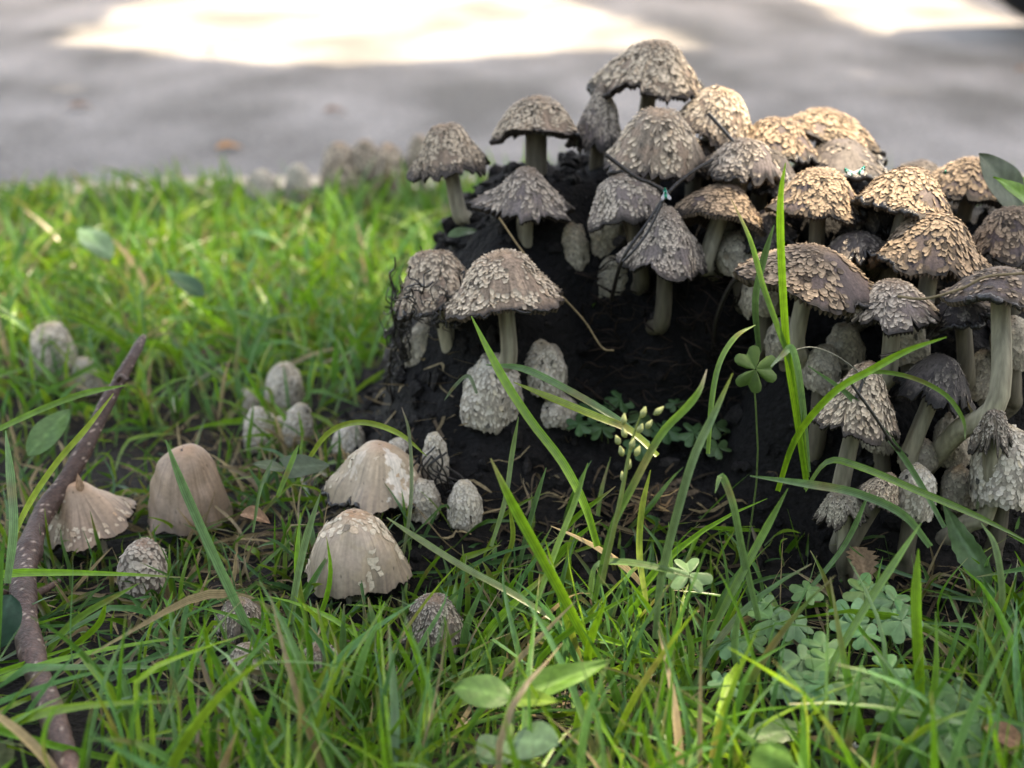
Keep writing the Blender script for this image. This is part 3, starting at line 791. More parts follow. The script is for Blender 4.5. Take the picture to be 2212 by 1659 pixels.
def stuff(name, label, cat, arr, mat):
    o = obj(name, mesh(name, arr[0], arr[1], None, arr[2], mat))
    return tag(o, label, cat, None, 'stuff')

bag = Bag()
for (n, x0, x1, y0, y1, ln, wd, lean, seed, dens, kw) in (
    (3300, -.30, .32, .43, .68, .052, .0027, .55, 11, d_front, dict(vmin=front_vmin, light=1.4)),
    (1150, -.30, .32, .43, .66, .085, .0033, .45, 12, d_front, dict(vmin=front_vmin, light=1.5)),
    (1500, -.30, .32, .43, .70, .030, .0020, .9, 13, lambda x, y: .25 + .6 * d_front(x, y), dict(dry=.35, vmin=front_vmin)),
):
    bag.add(*[a for a in (lambda t: (t[0], t[1], None, t[2]))(random_blades(roots_in(n, x0, x1, y0, y1, seed, dens, .45), ln, wd, lean, seed=seed, **kw))])
a = bag.arrays(); stuff('grass', 'tangled green grass in front of the mushrooms', 'grass', (a[0], a[1], a[3]), M_GRASS)

def mid_vmin(u):
    return np.interp(u, [0, 60, 200, 330, 480, 560, 700, 820, 1000, 2212], [760, 780, 840, 860, 860, 850, 900, 930, 980, 1000])
def d_mid(x, y):
    u, v = uv_of(x, y)
    soil = np.exp(-((u - 350) / 240) ** 4 - ((v - 940) / 100) ** 4)
    mound_ = (x > -.085) & (y > .69)
    return np.where(mound_, .03, .85) * (1 - .93 * soil) * np.interp(x, [-.1, .0, .3], [1, .45, .25])
bag = Bag()
for (n, ln, wd, lean, seed, dry) in ((1700, .034, .0024, .75, 21, .1), (900, .03, .0018, 1.0, 22, .6)):
    t = random_blades(roots_in(n, -.36, .20, .62, .86, seed, d_mid, .5), ln, wd, lean, seed=seed, dry=dry, vmin=mid_vmin)
    bag.add(t[0], t[1], None, t[2])
a = bag.arrays(); stuff('grass', 'short grass around the white buttons and bare soil', 'grass', (a[0], a[1], a[3]), M_GRASS)

def back_vmin(u):
    return np.interp(u, [0, 200, 480, 540, 690, 720, 920, 980], [385, 350, 310, 395, 402, 340, 325, 285])
def d_back(x, y):
    u, v = uv_of(x, y)
    ok = y < lawn_edge(x) - .01
    mound_ = (x > -.09) & (x < .5) & (y < 1.0)
    return ok * np.where(mound_, 0, 1) * np.interp(x, [.3, .6], [1, .5])
bag = Bag()
for (n, x0, x1, y0, y1, ln, wd, lean, seed, dry) in (
    (6000, -.62, .05, .88, 1.75, .048, .0036, .6, 31, .06), (1500, -.62, .05, .95, 1.7, .068, .0046, .5, 32, .03),
    (3000, .05, 1.1, 1.0, 2.2, .05, .0034, .6, 33, .08)):
    t = random_blades(roots_in(n, x0, x1, y0, y1, seed, d_back, .4), ln, wd, lean, K=7, seed=seed, dry=dry, light=1.35, yellow=.3, vmin=back_vmin)
    bag.add(t[0], t[1], None, t[2])
a = bag.arrays(); stuff('grass', 'bright lawn grass stretching back to the kerb', 'grass', (a[0], a[1], a[3]), M_GRASS)

# dry straw lying on the soil
r = np.random.default_rng(40)
bag = Bag()
for (n, uc, vc, su, sv) in ((80, 330, 940, 130, 60), (120, 600, 1120, 170, 90), (200, 520, 1360, 170, 90), (120, 1250, 1130, 180, 60), (90, 1950, 1330, 160, 60), (60, 900, 880, 120, 70), (120, 560, 1000, 90, 60), (110, 1500, 1400, 300, 90)):
    for _ in range(n):
        u, v = uc + r.normal() * su, vc + r.normal() * sv
        v = min(max(v, 700), 1640)
        d = G(u, v); p = P(u, v, d); az = r.uniform(0, 6.28); ln = r.uniform(.008, .035)
        dirv = np.array([math.cos(az), math.sin(az) * .8, 0])
        ps = [p + dirv * ln * (k - .5) + np.array([r.normal() * .0015, r.normal() * .0015, .0015 + abs(r.normal()) * .004]) for k in (0, .35, .7, 1)]
        pt = smooth_path(ps, 6)[None]
        c = (TAN if r.random() < .5 else np.array([.14, .10, .06])) * r.uniform(.2, .85)
        vv, q, cc = blades(pt, np.full((1, 6), r.uniform(.0006, .002)) * np.array([[.4, 1, 1, 1, .9, .3]]), np.tile(c, (1, 6, 1)), .2, np.array([[r.normal() * .5, r.normal() * .5, 1]]))
        bag.add(vv, q, None, cc)
a = bag.arrays(); stuff('straw', 'dry tan straw littering the dark soil', 'straw', (a[0], a[1], a[3]), M_DRY)

# long single blades that stand out
def blade(pts, wpx, col, label, group, tipc=None, name='grass_blade', mat=None, fold=.45):
    p = np.array([P(u, v, d) for (u, v, d) in pts])
    if p[-1][2] > 0: pass
    K = 22; path = smooth_path(p, K)[None]
    s = np.linspace(0, 1, K)                       # 0 = tip, 1 = root
    m = mpp(pts[0][0], pts[0][1], pts[0][2])
    W = wpx * m * np.clip(s / .28, .05, 1) ** .7 * (1 - .25 * sstep(.7, 1, s))
    c = np.tile(np.array(col), (K, 1)) * (1 + .12 * np.sin(s * 9 + wpx))[:, None]
    if int(pts[0][0]) % 3 == 0:
        w0 = .2 + .07 * (int(pts[0][1]) % 9); wl = np.exp(-((s - w0) / .06) ** 2)[:, None] * .6; c = c * (1 - wl) + np.array([.24, .16, .06]) * wl
    if tipc is not None:
        k = sstep(.22, .0, s)[:, None]; c = c * (1 - k) + np.array(tipc) * k
    up = (CAM - p[len(p) // 2]); up = up / np.linalg.norm(up) + rng.normal(size=3) * .35
    vv, q, cc = blades(path, W[None], c[None], fold, up[None])
    root = p[-1]
    o = obj(name, mesh(name, vv - root, q, None, cc, mat or M_GRASS)); o.location = root
    tag(o, label, 'grass blade', group)
    return o

LG = (.16, .33, .02); MG = (.13, .255, .04); BG = (.12, .235, .08); YG = (.24, .33, .045); DG = (.07, .14, .04)
GH = 'long grass blades crossing the mushrooms'
lab = 'long arching green grass blade rising from the turf in front of the mound'
LBL = ['short dark blade beside the tallest upright blade', 'greyish blade arching past the broad stained button', 'yellow-green blade arching into the clover clump',
       'long straight blade with a yellow tip standing before the clover clump', 'slim blade curving over beside the largest clover', 'straight blade slanting past the stiff upright blade',
       'straight blade slanting up between the clover carpet and the mound', 'narrow blade lying across the far end of the twig', 'yellow-green blade running beside the twig',
       'upright bluish blade left of the twig', 'upright pale blade just left of the pale dome cap', 'arched blade over the white button behind the lilac-fawn cap',
       'bluish blade lying below the small cream cone cap', 'blade bent flat above the pale clover', 'long blade running past the foot of the button cluster',
       'bluish blade crossing the shaggy cone cap stem', 'bowed blade beside the arched serrated leaf', 'blade with a hooked top between the clover clump and the clover carpet',
       'thin blade looping in front of the dark torn cap', 'yellow-green upright blade under the spikelets', 'slanting blade left of the spikelets', 'slanting blade below the broad stained button',
       'dark short blade beside the violet leaf', 'short blade crossing the violet leaf', 'withered blade hanging over the largest shaggy button', 'small grey hooked blade under the netted cap']
def HB(pts, w_, col, tipc=None, label=lab):
    if label == lab and LBL: label = LBL.pop(0)
    blade(pts, w_, col, label, GH, tipc)
HB([(1697, 352, .63), (1687, 430, .63), (1689, 560, .63), (1700, 745, .63), (1716, 860, .63), (1742, 1040, .63)], 18, LG, None, 'tallest upright bright blade standing before the wide low cap')
HB([(1580, 430, .645), (1622, 520, .64), (1650, 620, .635), (1682, 710, .63), (1722, 830, .63), (1745, 1030, .63)], 13, MG, TAN, 'slim blade with a brown tip leaning left of the tallest upright blade')
HB([(1672, 486, .67), (1650, 560, .67), (1632, 650, .67), (1640, 760, .67)], 15, DG)
HB([(2045, 728, .60), (1960, 757, .605), (1880, 800, .61), (1800, 848, .615), (1720, 945, .625), (1680, 1060, .63)], 16, LG, None, 'bright blade slanting across the steep shaggy cone cap')
HB([(1665, 792, .60), (1690, 765, .605), (1708, 752, .61), (1722, 800, .62), (1735, 900, .63), (1745, 1020, .635)], 17, BG, (.3, .38, .25), 'blade folded over near its tip beside the largest clover')
HB([(1018, 683, .66), (1052, 752, .65), (1095, 832, .64), (1150, 915, .63), (1215, 1000, .62), (1262, 1090, .61), (1290, 1180, .605)], 19, LG, None, 'bright blade slanting down from the rim of the bald-sided bell cap')
HB([(1050, 788, .66), (1130, 797, .655), (1230, 845, .65), (1330, 905, .64), (1400, 960, .63)], 16, BG)
HB([(1110, 826, .65), (1185, 858, .645), (1280, 897, .635), (1360, 930, .63), (1420, 985, .62)], 16, YG)
HB([(1527, 798, .59), (1512, 842, .59), (1482, 880, .59), (1430, 935, .59), (1375, 1035, .585), (1320, 1150, .58), (1285, 1300, .575)], 17, MG, (.5, .42, .3), 'blade with a bleached straw-coloured tip bent over the clover')
HB([(1583, 806, .585), (1545, 890, .585), (1500, 985, .58), (1465, 1100, .575), (1428, 1250, .57), (1415, 1380, .565)], 19, (.13, .215, .075), (.25, .30, .06))
HB([(1632, 702, .655), (1590, 728, .65), (1555, 785, .645), (1538, 870, .64), (1530, 980, .635)], 13, MG)
HB([(1060, 990, .575), (1110, 1090, .57), (1165, 1190, .565), (1225, 1300, .56), (1285, 1420, .555)], 25, LG, (.35, .33, .12), 'broad bright blade with a yellow nick at its tip, right of the pale dome cap')
HB([(358, 950, .60), (395, 1045, .595), (450, 1170, .585), (515, 1310, .575), (585, 1460, .565)], 21, BG, None, 'blade laid across the smooth thimble cap')
HB([(1984, 1186, .545), (1979, 1290, .54), (1983, 1400, .535), (1992, 1560, .53)], 23, LG, None, 'stiff upright blade above the clover patch')
HB([(1990, 1130, .56), (1935, 1215, .555), (1870, 1315, .55), (1805, 1430, .545), (1768, 1530, .54)], 20, MG)
HB([(1702, 1055, .59), (1650, 1150, .585), (1590, 1262, .575), (1530, 1380, .565)], 17, MG, None)
HB([(272, 832, .69), (180, 850, .685), (80, 888, .68), (-30, 940, .67)], 13, MG)
HB([(245, 850, .68), (185, 925, .67), (120, 1000, .66), (60, 1090, .65), (20, 1180, .64)], 14, YG)
HB([(12, 930, .62), (22, 1040, .61), (28, 1140, .60), (15, 1260, .59)], 20, BG)
HB([(692, 1066, .61), (660, 1170, .60), (635, 1300, .59), (622, 1440, .58)], 16, (.13, .22, .07))
HB([(835, 1118, .61), (905, 1165, .605), (1000, 1225, .60), (1105, 1282, .59), (1215, 1350, .58)], 15, (.20, .27, .10), None, 'pale blade lying from the crown of the pale dome cap out into the turf')
HB([(868, 880, .68), (884, 930, .675), (890, 1020, .665), (886, 1110, .655), (868, 1215, .645)], 9, (.16, .21, .08), (.35, .27, .2), 'thin wiry stalk in front of the lilac-fawn cap')
HB([(922, 985, .67), (860, 935, .675), (780, 912, .68), (710, 935, .69), (655, 1010, .70)], 12, YG)
HB([(1620, 1028, .60), (1740, 1045, .60), (1850, 1065, .60), (1950, 1110, .595), (2010, 1180, .59)], 18, BG)
HB([(1505, 1252, .565), (1420, 1228, .57), (1340, 1216, .575), (1290, 1225, .58), (1275, 1290, .58)], 20, (.12, .22, .06))
HB([(2230, 1175, .62), (2110, 1115, .62), (1980, 1060, .625), (1860, 1010, .63), (1790, 998, .635), (1740, 1060, .64)], 16, MG)
HB([(1745, 790, .655), (1830, 850, .65), (1920, 945, .645), (1985, 1040, .64), (2040, 1140, .63)], 13, BG)
HB([(2120, 1500, .56), (2150, 1400, .565), (2165, 1290, .57), (2150, 1180, .58), (2120, 1130, .59)][::-1], 14, (.15, .24, .07))
HB([(1545, 1065, .585), (1560, 1030, .59), (1585, 1090, .585), (1605, 1190, .58), (1640, 1340, .57)], 17, (.13, .24, .07))
HB([(2085, 950, .63), (2080, 905, .63), (2040, 850, .635), (1960, 812, .64), (1870, 805, .645), (1800, 850, .65)], 10, MG, (.3, .4, .2))
HB([(1405, 1015, .61), (1385, 1100, .605), (1380, 1200, .60), (1395, 1300, .59)], 15, YG)
HB([(1270, 1000, .60), (1240, 1090, .595), (1200, 1190, .585), (1160, 1300, .575)], 13, MG)
HB([(1120, 900, .635), (1105, 980, .63), (1090, 1080, .62), (1060, 1180, .61)], 12, (.13, .21, .06))
HB([(590, 990, .64), (560, 1060, .63), (545, 1150, .62)][::1], 10, DG)
HB([(645, 960, .67), (625, 1010, .665), (600, 1070, .66)], 11, MG)
HB([(2080, 850, .66), (2120, 940, .655), (2128, 1000, .655), (2110, 1100, .65)], 9, (.16, .2, .09), (.3, .16, .06))
HB([(1030, 850, .69), (1010, 812, .69), (980, 835, .69), (960, 865, .69)][::-1], 9, (.16, .22, .13))
for i_, (u0, v0, u1, v1, ww) in enumerate(((1310, 1290, 1290, 1560, 18), (960, 1330, 1000, 1540, 15), (795, 1290, 760, 1480, 14), (710, 1430, 690, 1650, 17), (440, 1330, 470, 1560, 10),
                                          (1480, 1330, 1440, 1560, 16), (1600, 1300, 1640, 1560, 17), (2090, 1420, 2050, 1650, 14), (230, 1300, 130, 1420, 14), (300, 1260, 80, 1440, 14),
                                          (1180, 1010, 1120, 1230, 13), (1100, 1090, 1050, 1280, 11), (1330, 1050, 1180, 1240, 12), (610, 1490, 800, 1560, 15), (1880, 1060, 1700, 1330, 14))):
    d1 = G(u1, v1 + 10); bow = 30 * ((i_ % 3) - 1)
    HB([(u0, v0, d1 * 1.0 - .01), ((u0 + u1) / 2 + bow, (v0 + v1) / 2 - 8, d1 - .005), (u1, v1, d1)], ww, [LG, MG, BG, YG][i_ % 4], TAN if i_ % 5 == 2 else None)

# ------------------------------------------------------------------ leaves, clover, twig, flies
def frame(t, n):
    t = np.asarray(t, float) / np.linalg.norm(t); n = np.asarray(n, float); n = n - t * (n @ t); n /= np.linalg.norm(n)
    return np.cross(t, n), t, n

def leaf_part(name, parent, root, b, tip, nrm, width, col, prof='oval', fold=.25, curl=.15, serr=0., mat=None, veins=True, col2=None, label=None, ns=15, na=9):
    b = np.asarray(b, float); tip = np.asarray(tip, float)
    L = np.linalg.norm(tip - b); X_, T_, N_ = frame(tip - b, nrm)
    s = np.linspace(0, 1, ns); a_ = np.linspace(-1, 1, na)
    if prof == 'oval': wv = np.sin(np.pi * s ** .85) ** .75
    elif prof == 'lance': wv = np.sin(np.pi * s ** .7) ** .9 * (1 - .25 * s)
    elif prof == 'heart': wv = np.clip(np.sin(np.pi * (s * .9 + .1) ** .6), 0, 1) ** .7
    elif prof == 'spoon': wv = (.18 + .82 * sstep(.25, .75, s)) * np.sqrt(np.clip(1 - ((s - .72) / .285).clip(0) ** 2, 0, 1))
    else: wv = np.sqrt(np.clip(1 - (2 * s - 1) ** 2, 0, 1))
    wv = np.maximum(wv, .02)
    if serr: wv = wv * (1 + serr * ((np.arange(ns) % 2) * 2 - 1))
    S, A = np.meshgrid(s, a_, indexing='ij')
    W_ = wv[:, None] * A * width * .5
    back = (-.10 * L * (A ** 2) * sstep(.35, 0, S)) if prof == 'heart' else 0
    z = np.abs(W_) * fold - curl * L * (S - .2) ** 2 * np.sign(curl) ** 0 + .012 * L * np.sin(S * 11 + A * 3)
    V = b + X_ * W_[..., None] + T_ * (S * L + back)[..., None] + N_ * z[..., None]
    c = np.tile(np.array(col), (ns, na, 1)).astype(float)
    if veins:
        c[:, na // 2] = c[:, na // 2] * 1.35 + .01
        c *= (1 + .10 * np.sin(S * 34 - np.abs(A) * 9))[..., None]
    if col2 is not None:
        k = sstep(.55, 1, S)[..., None]; c = c * (1 - k) + np.array(col2) * k
    V = V.reshape(-1, 3); Q = grid_quads(ns, na)
    # a real, thin body: second skin a fraction of a millimetre below
    V2 = V - N_ * .00025
    Vall = np.vstack([V, V2]); Qall = np.vstack([Q, Q[:, ::-1] + len(V)])
    o = part(name, parent, Vall, Qall, None, np.vstack([c.reshape(-1, 3)] * 2), mat or M_LEAF, True, root)
    if label: o['label'] = label
    return o

def single_leaf(name, label, cat, b, tip, nrm, width, col, group=None, **kw):
    th = thing(name, label, cat, b, group)
    leaf_part('leaf_blade', th, b, b, tip, nrm, width, col, **kw)
    return th

def stalk_part(name, parent, root, pts, rad, col, mat=None, sides=7, n=12):
    p = smooth_path(np.array(pts, float), n)
    rr = np.linspace(rad[0], rad[1], n) if isinstance(rad, tuple) else np.full(n, rad)
    v, q = tube(p, rr, sides)
    return part(name, parent, v, q, None, np.tile(np.array(col, float), (len(v), 1)), mat or M_LEAF, True, root)

CLOVER_G = 'heart-leafed clovers'
def clover(u, v, d, spx, rot, label, nrm=None, col=(.085, .185, .055), tilt=.3):
    c = P(u, v, d); m = mpp(u, v, d); S = spx * m
    g = GZ(c[0], c[1] + .008)
    foot = np.array([c[0] + .004, c[1] + .008, min(g, c[2] - .008)])
    th = thing('clover', label, 'clover', foot, CLOVER_G)
    N_ = np.array(nrm if nrm is not None else (0.05, -.45, 1.0)); N_ = N_ / np.linalg.norm(N_)
    X0 = np.cross(N_, [0, 1, 0]); X0 /= np.linalg.norm(X0); Y0 = np.cross(N_, X0)
    r = np.random.default_rng(int(u * 7 + v))
    for i in range(3):
        a = R_(rot + 120 * i + r.normal() * 6)
        t = X0 * math.cos(a) + Y0 * math.sin(a); t = t - N_ * (tilt * r.uniform(.3, 1.3)); t /= np.linalg.norm(t)
        nn = N_ + t * .3; Xs, Ts, Ns = frame(t, nn)
        th_ = np.radians(np.linspace(-54, 54, 15)); rr = (1 - .30 * np.exp(-(np.degrees(th_) / 12) ** 2)) * np.clip(1 - (np.abs(np.degrees(th_)) / 56) ** 7, .35, 1)
        sv = np.linspace(.04, 1, 7)
        Sg, Tg_ = np.meshgrid(sv, th_, indexing='ij'); RR = Sg * rr[None] * S * r.uniform(.92, 1.06)
        lx = RR * np.sin(Tg_); ly = RR * np.cos(Tg_)
        lz = np.abs(lx) * r.uniform(.05, .35) - .18 * S * Sg ** 2 * r.uniform(.2, 1.2)
        Vv = c + Xs * lx[..., None] + Ts * ly[..., None] + Ns * lz[..., None]
        cc = np.tile(np.array(col), (7, 15, 1)) * r.uniform(.85, 1.15); cc[:, 7] *= 1.25
        Vv = Vv.reshape(-1, 3); q = grid_quads(7, 15)
        part('leaflet', th, np.vstack([Vv, Vv - Ns * .0002]), np.vstack([q, q[:, ::-1] + len(Vv)]), None, np.vstack([cc.reshape(-1, 3)] * 2), M_LEAF, True, foot)
    stalk_part('stalk', th, foot, [c, c - N_ * .006 + np.array([.1 * S, .003, -.004]), .5 * (c + foot) + np.array([r.normal() * .25 * S + .2 * S, .004, 0]), foot + np.array([-.15 * S, 0, .006]), foot], .00045, (.11, .17, .05))

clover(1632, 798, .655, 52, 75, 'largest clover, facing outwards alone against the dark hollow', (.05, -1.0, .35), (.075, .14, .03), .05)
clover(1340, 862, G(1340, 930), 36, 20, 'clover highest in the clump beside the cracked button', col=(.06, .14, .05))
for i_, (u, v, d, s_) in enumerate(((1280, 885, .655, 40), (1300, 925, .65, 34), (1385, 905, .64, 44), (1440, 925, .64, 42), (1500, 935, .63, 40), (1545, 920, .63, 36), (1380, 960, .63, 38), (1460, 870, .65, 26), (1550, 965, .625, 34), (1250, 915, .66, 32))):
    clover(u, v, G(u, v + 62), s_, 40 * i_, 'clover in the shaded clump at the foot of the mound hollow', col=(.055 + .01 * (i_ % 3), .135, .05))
clover(1490, 1238, .585, 52, 30, 'pale clover beside the folded blade in open turf', col=(.13, .23, .10))
r = np.random.default_rng(5)
for i_ in range(30):
    u = r.uniform(1560, 2010); v = r.uniform(1265, 1490); d = G(u, v + 150)
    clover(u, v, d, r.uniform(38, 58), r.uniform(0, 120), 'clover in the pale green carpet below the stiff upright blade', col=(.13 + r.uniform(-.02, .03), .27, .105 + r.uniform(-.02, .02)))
for i_ in range(12):
    u = r.uniform(1930, 2200); v = r.uniform(1480, 1640); d = G(u, min(v + 150, 1760))
    clover(u, v, d, r.uniform(44, 66), r.uniform(0, 120), 'clover around the brown fallen leaf', col=(.10, .22, .07))

# broad-leaved seedling in front
f0 = P(1094, 1700, G(1094, 1655) - .01); f0[2] = GZ(f0[0], f0[1])
th = thing('broadleaf_seedling', 'broad-leaved seedling with two opposite leaves and a thick green stem', 'seedling', f0)
hub = P(1106, 1508, .500)
leaf_part('leaf', th, f0, hub, P(975, 1478, .505), (.1, -.55, 1), .0145, (.085, .19, .045), 'oval', .1, .1)
leaf_part('leaf', th, f0, hub, P(1330, 1428, .51), (-.2, -.7, 1), .0125, (.095, .20, .035), 'lance', .55, -.05)
leaf_part('leaf', th, f0, hub + np.array([0, -.002, 0]), P(1208, 1512, .492), (.1, -.5, 1), .009, (.15, .25, .03), 'lance', .5, .1)
low = P(1100, 1600, .485)
leaf_part('leaf', th, f0, low, P(1200, 1600, .470), (.0, -.5, 1), .018, (.09, .17, .075), 'oval', .05, .15)
leaf_part('leaf', th, f0, low, P(1040, 1640, .470), (.0, -.5, 1), .016, (.09, .17, .075), 'oval', .05, .15)
stalk_part('stalk', th, f0, [hub, P(1104, 1560, .495), low, P(1094, 1655, .488), f0], (.0014, .0022), (.10, .17, .04))

# violet leaf and other single leaves
def pleaf(label, b, tip, nrm, wpx, col, name='leaf', **kw):
    bb, tt_ = P(*b), P(*tip)
    return single_leaf(name, label, 'leaf', bb, tt_, nrm, wpx * mpp(*tip), col, **kw)
pleaf('dull violet leaf lying beside the lilac-fawn cap', (615, 1012, .685), (712, 1000, .69), (.1, -.55, 1), 62, (.085, .12, .075), prof='heart', fold=.15, name='violet_leaf')
pleaf('small dull leaf overlapping the violet leaf', (615, 1015, .685), (548, 998, .68), (0, -.5, 1), 30, (.10, .14, .08), prof='oval', name='violet_leaf')
pleaf('grey-green leaf standing up behind the tan scaly cap', (2205, 455, .765), (2118, 330, .77), (.5, -1, .5), 95, (.10, .125, .075), prof='oval', curl=.05)
pleaf('glossy bright green leaf above the tan scaly cap', (2235, 445, .75), (2155, 378, .745), (.3, -.8, .8), 48, (.12, .26, .02), prof='lance')
pleaf('second glossy green leaf poking out behind the grey-green one', (2240, 400, .78), (2190, 385, .78), (.3, -.8, .8), 30, (.12, .26, .02), prof='lance')
pleaf('arched serrated leaf before the foot of the largest button', (2140, 1260, .61), (2022, 1085, .635), (-.6, -.8, .5), 62, (.08, .15, .055), prof='lance', serr=.06, fold=.5, curl=.5)
pleaf('smooth dark green leaf beside the lower twig', (-20, 1400, .575), (22, 1285, .585), (.1, -1, .5), 85, (.02, .065, .035), prof='round', fold=.05)
pleaf('grey-green leaf tip by the foot of the twig', (-30, 1660, .50), (30, 1600, .51), (.2, -1, .5), 60, (.12, .15, .07), prof='oval')
pleaf('round bright scalloped leaf at the turf surface', (1665, 1695, .452), (1667, 1605, .455), (0, -.8, .7), 92, (.15, .30, .06), prof='round', serr=.03, fold=.05)
pleaf('toothed mint-like leaf between clovers', (1610, 1590, .51), (1760, 1570, .51), (0, -.6, 1), 58, (.09, .16, .06), prof='oval', serr=.08)
pleaf('big oval leaf lying flat in the far lawn', (240, 560, 1.06), (170, 480, 1.10), (.2, -.7, 1), 60, (.12, .22, .10), prof='oval')
pleaf('dark lance leaf in the lawn beyond the twig', (440, 640, 1.0), (355, 575, 1.02), (0, -.7, 1), 45, (.05, .12, .055), prof='lance')
pleaf('broad low leaf in the grass by the twig', (60, 985, .73), (150, 880, .75), (.2, -.8, .8), 60, (.10, .20, .06), prof='oval')
for (u, v, s_, lb) in ((870, 470, 60, 'pale dock leaf in far grass'), (1000, 500, 55, 'light green leaf beside the mound flank'), (50, 620, 70, 'mint green leaf at the lawn side')):
    d = G(u, v + 40); pleaf(lb, (u - s_ * .6, v + 10, d), (u + s_ * .6, v - 8, d + .01), (0, -.6, 1), s_ * .5, (.14, .22, .11), prof='oval')
dl = dict(mat=M_DRY, fold=.3, curl=.3)
pleaf('curled brown fallen leaf by the clovers', (2125, 1570, .505), (2240, 1620, .50), (.2, -.5, 1), 60, (.26, .15, .09), name='fallen_leaf', prof='oval', **dl)
pleaf('dead oak-like leaf propped below the frayed cap', (1850, 1180, .64), (1880, 1262, .62), (.2, -1, .4), 70, (.16, .11, .065), name='fallen_leaf', prof='lance', serr=.22, **dl)
pleaf('rusty leaf scrap on the dark soil by the clover carpet', (1815, 1385, .6), (1860, 1355, .605), (0, -.6, 1), 28, (.2, .09, .055), name='fallen_leaf', prof='lance', serr=.15, **dl)
pleaf('rolled tan leaf scrap beside the smooth thimble cap', (520, 1110, .66), (580, 1120, .655), (0, -.5, 1), 36, (.25, .15, .09), name='fallen_leaf', prof='oval', mat=M_DRY, fold=.8, curl=.4)
pleaf('upright tan leaf scrap behind the fawn cap', (175, 1062, .70), (168, 1025, .70), (.3, -1, .3), 20, (.35, .22, .14), name='fallen_leaf', prof='lance', **dl)
pleaf('sunlit curled beige leaf seen under the crest caps', (1215, 390, .90), (1260, 360, .91), (0, -1, .4), 40, (.45, .32, .22), name='fallen_leaf', prof='oval', serr=.15, **dl)
for (u, v, lb) in ((436, 118, 'orange leaf lying out on the asphalt'), (467, 330, 'orange leaf at the road edge'), (150, 240, 'brown leaf on the near asphalt'), (700, 250, 'dull leaf on the asphalt behind the buttons'), (2195, 160, 'reddish-brown leaf on the asphalt near the tyre')):
    d = min(3.1, .378 / math.tan(PITCH + math.atan((v - CV) / F)))
    p = P(u, v, d); p[2] = -.022
    single_leaf('fallen_leaf', lb, 'leaf', p, p + np.array([.03, .012, .004]), (0, -.1, 1), .02, (.42, .2, .07) if 'orange' in lb else (.2, .12, .08), **dl)

# the twig
tp = [(308, 732, .80), (288, 768, .79), (262, 815, .775), (232, 868, .76), (190, 955, .735), (140, 1042, .71), (92, 1112, .69), (62, 1190, .66), (50, 1265, .63), (56, 1350, .60), (78, 1445, .565), (112, 1545, .53), (160, 1690, .485)]
pp = np.array([P(*t) for t in tp]); path = smooth_path(pp, 260); s = np.linspace(0, 1, 260)
rad = np.interp(s, [0, .05, .2, .5, .68, 1], [.0021, .0029, .0035, .0052, .0060, .0050])
rad = rad * (1 + .06 * np.sin(s * 57) + .18 * np.exp(-((s - .17) / .012) ** 2) + .15 * np.exp(-((s - .585) / .015) ** 2))
foot = pp[-1]
th = thing('twig', 'bare purplish-brown twig with pale flecks leaning up out of the grass', 'twig', foot)
v_, q_ = tube(path, rad, 26, 3, .02)
rr_ = np.random.default_rng(8)
c_ = np.tile(np.array([.055, .032, .026]), (len(v_), 1)); sv = np.repeat(s, 26)
c_ = c_ * (1 + .8 * sstep(.62, .95, sv)[:, None]) * (1 + .2 * rr_.normal(size=(len(v_), 1)))
fl = rr_.random(len(v_)) < .035; c_[fl] = (.33, .26, .21)
tipm = sv < .1; c_[tipm] = c_[tipm] * 1.0 + .03
part('bark', th, v_, q_, None, c_, M_BARK, True, foot)
for (pts, r0) in ((((48, 1272, .638), (20, 1285, .625), (-25, 1262, .61)), .0022), (((56, 1292, .632), (95, 1275, .64), (128, 1255, .65)), .0022), (((252, 828, .772), (262, 812, .765), (276, 822, .76)), .0016)):
    stalk_part('side_branch', th, foot, [P(*p) for p in pts], (r0, r0 * .6), (.075, .045, .035), M_BARK)
stalk_part('stub', th, foot, [pp[0], pp[0] + (pp[0] - pp[1]) * .18], (.0021, .0015), (.16, .13, .10), M_BARK)

# flowering grass head
th0 = P(1300, 1260, .575)
th = thing('seeding_grass', 'flowering grass stalk with small pale spikelets in front of the clover clump', 'grass', th0)
stem_pts = [P(1392, 878, .59), P(1372, 930, .588), P(1358, 985, .585), P(1340, 1080, .58), th0]
stalk_part('stalk', th, th0, stem_pts, (.0003, .0012), (.18, .24, .06))
rr_ = np.random.default_rng(12)
for (u, v, du, dv) in ((1385, 892, 10, -18), (1412, 886, 22, -12), (1346, 908, 3, -20), (1352, 935, -8, -16), (1378, 925, 10, -14), (1362, 960, 8, -18), (1345, 975, -6, -16), (1372, 975, 10, -16), (1355, 1005, 6, -18), (1348, 1030, -5, -16), (1395, 915, 14, -12), (1338, 950, -8, -14)):
    b = P(u, v + 10, .586); t = P(u + du, v + dv + 4, .586)
    v_, q_ = tube(smooth_path([b, .5 * (b + t) + np.array([0, -.0004, 0]), t], 7), np.array([.0003, .0010, .0014, .0014, .0011, .0007, .0002]), 6)
    part('spikelet', th, v_, q_, None, np.tile([.34, .38, .17], (len(v_), 1)), M_LEAF, True, th0)

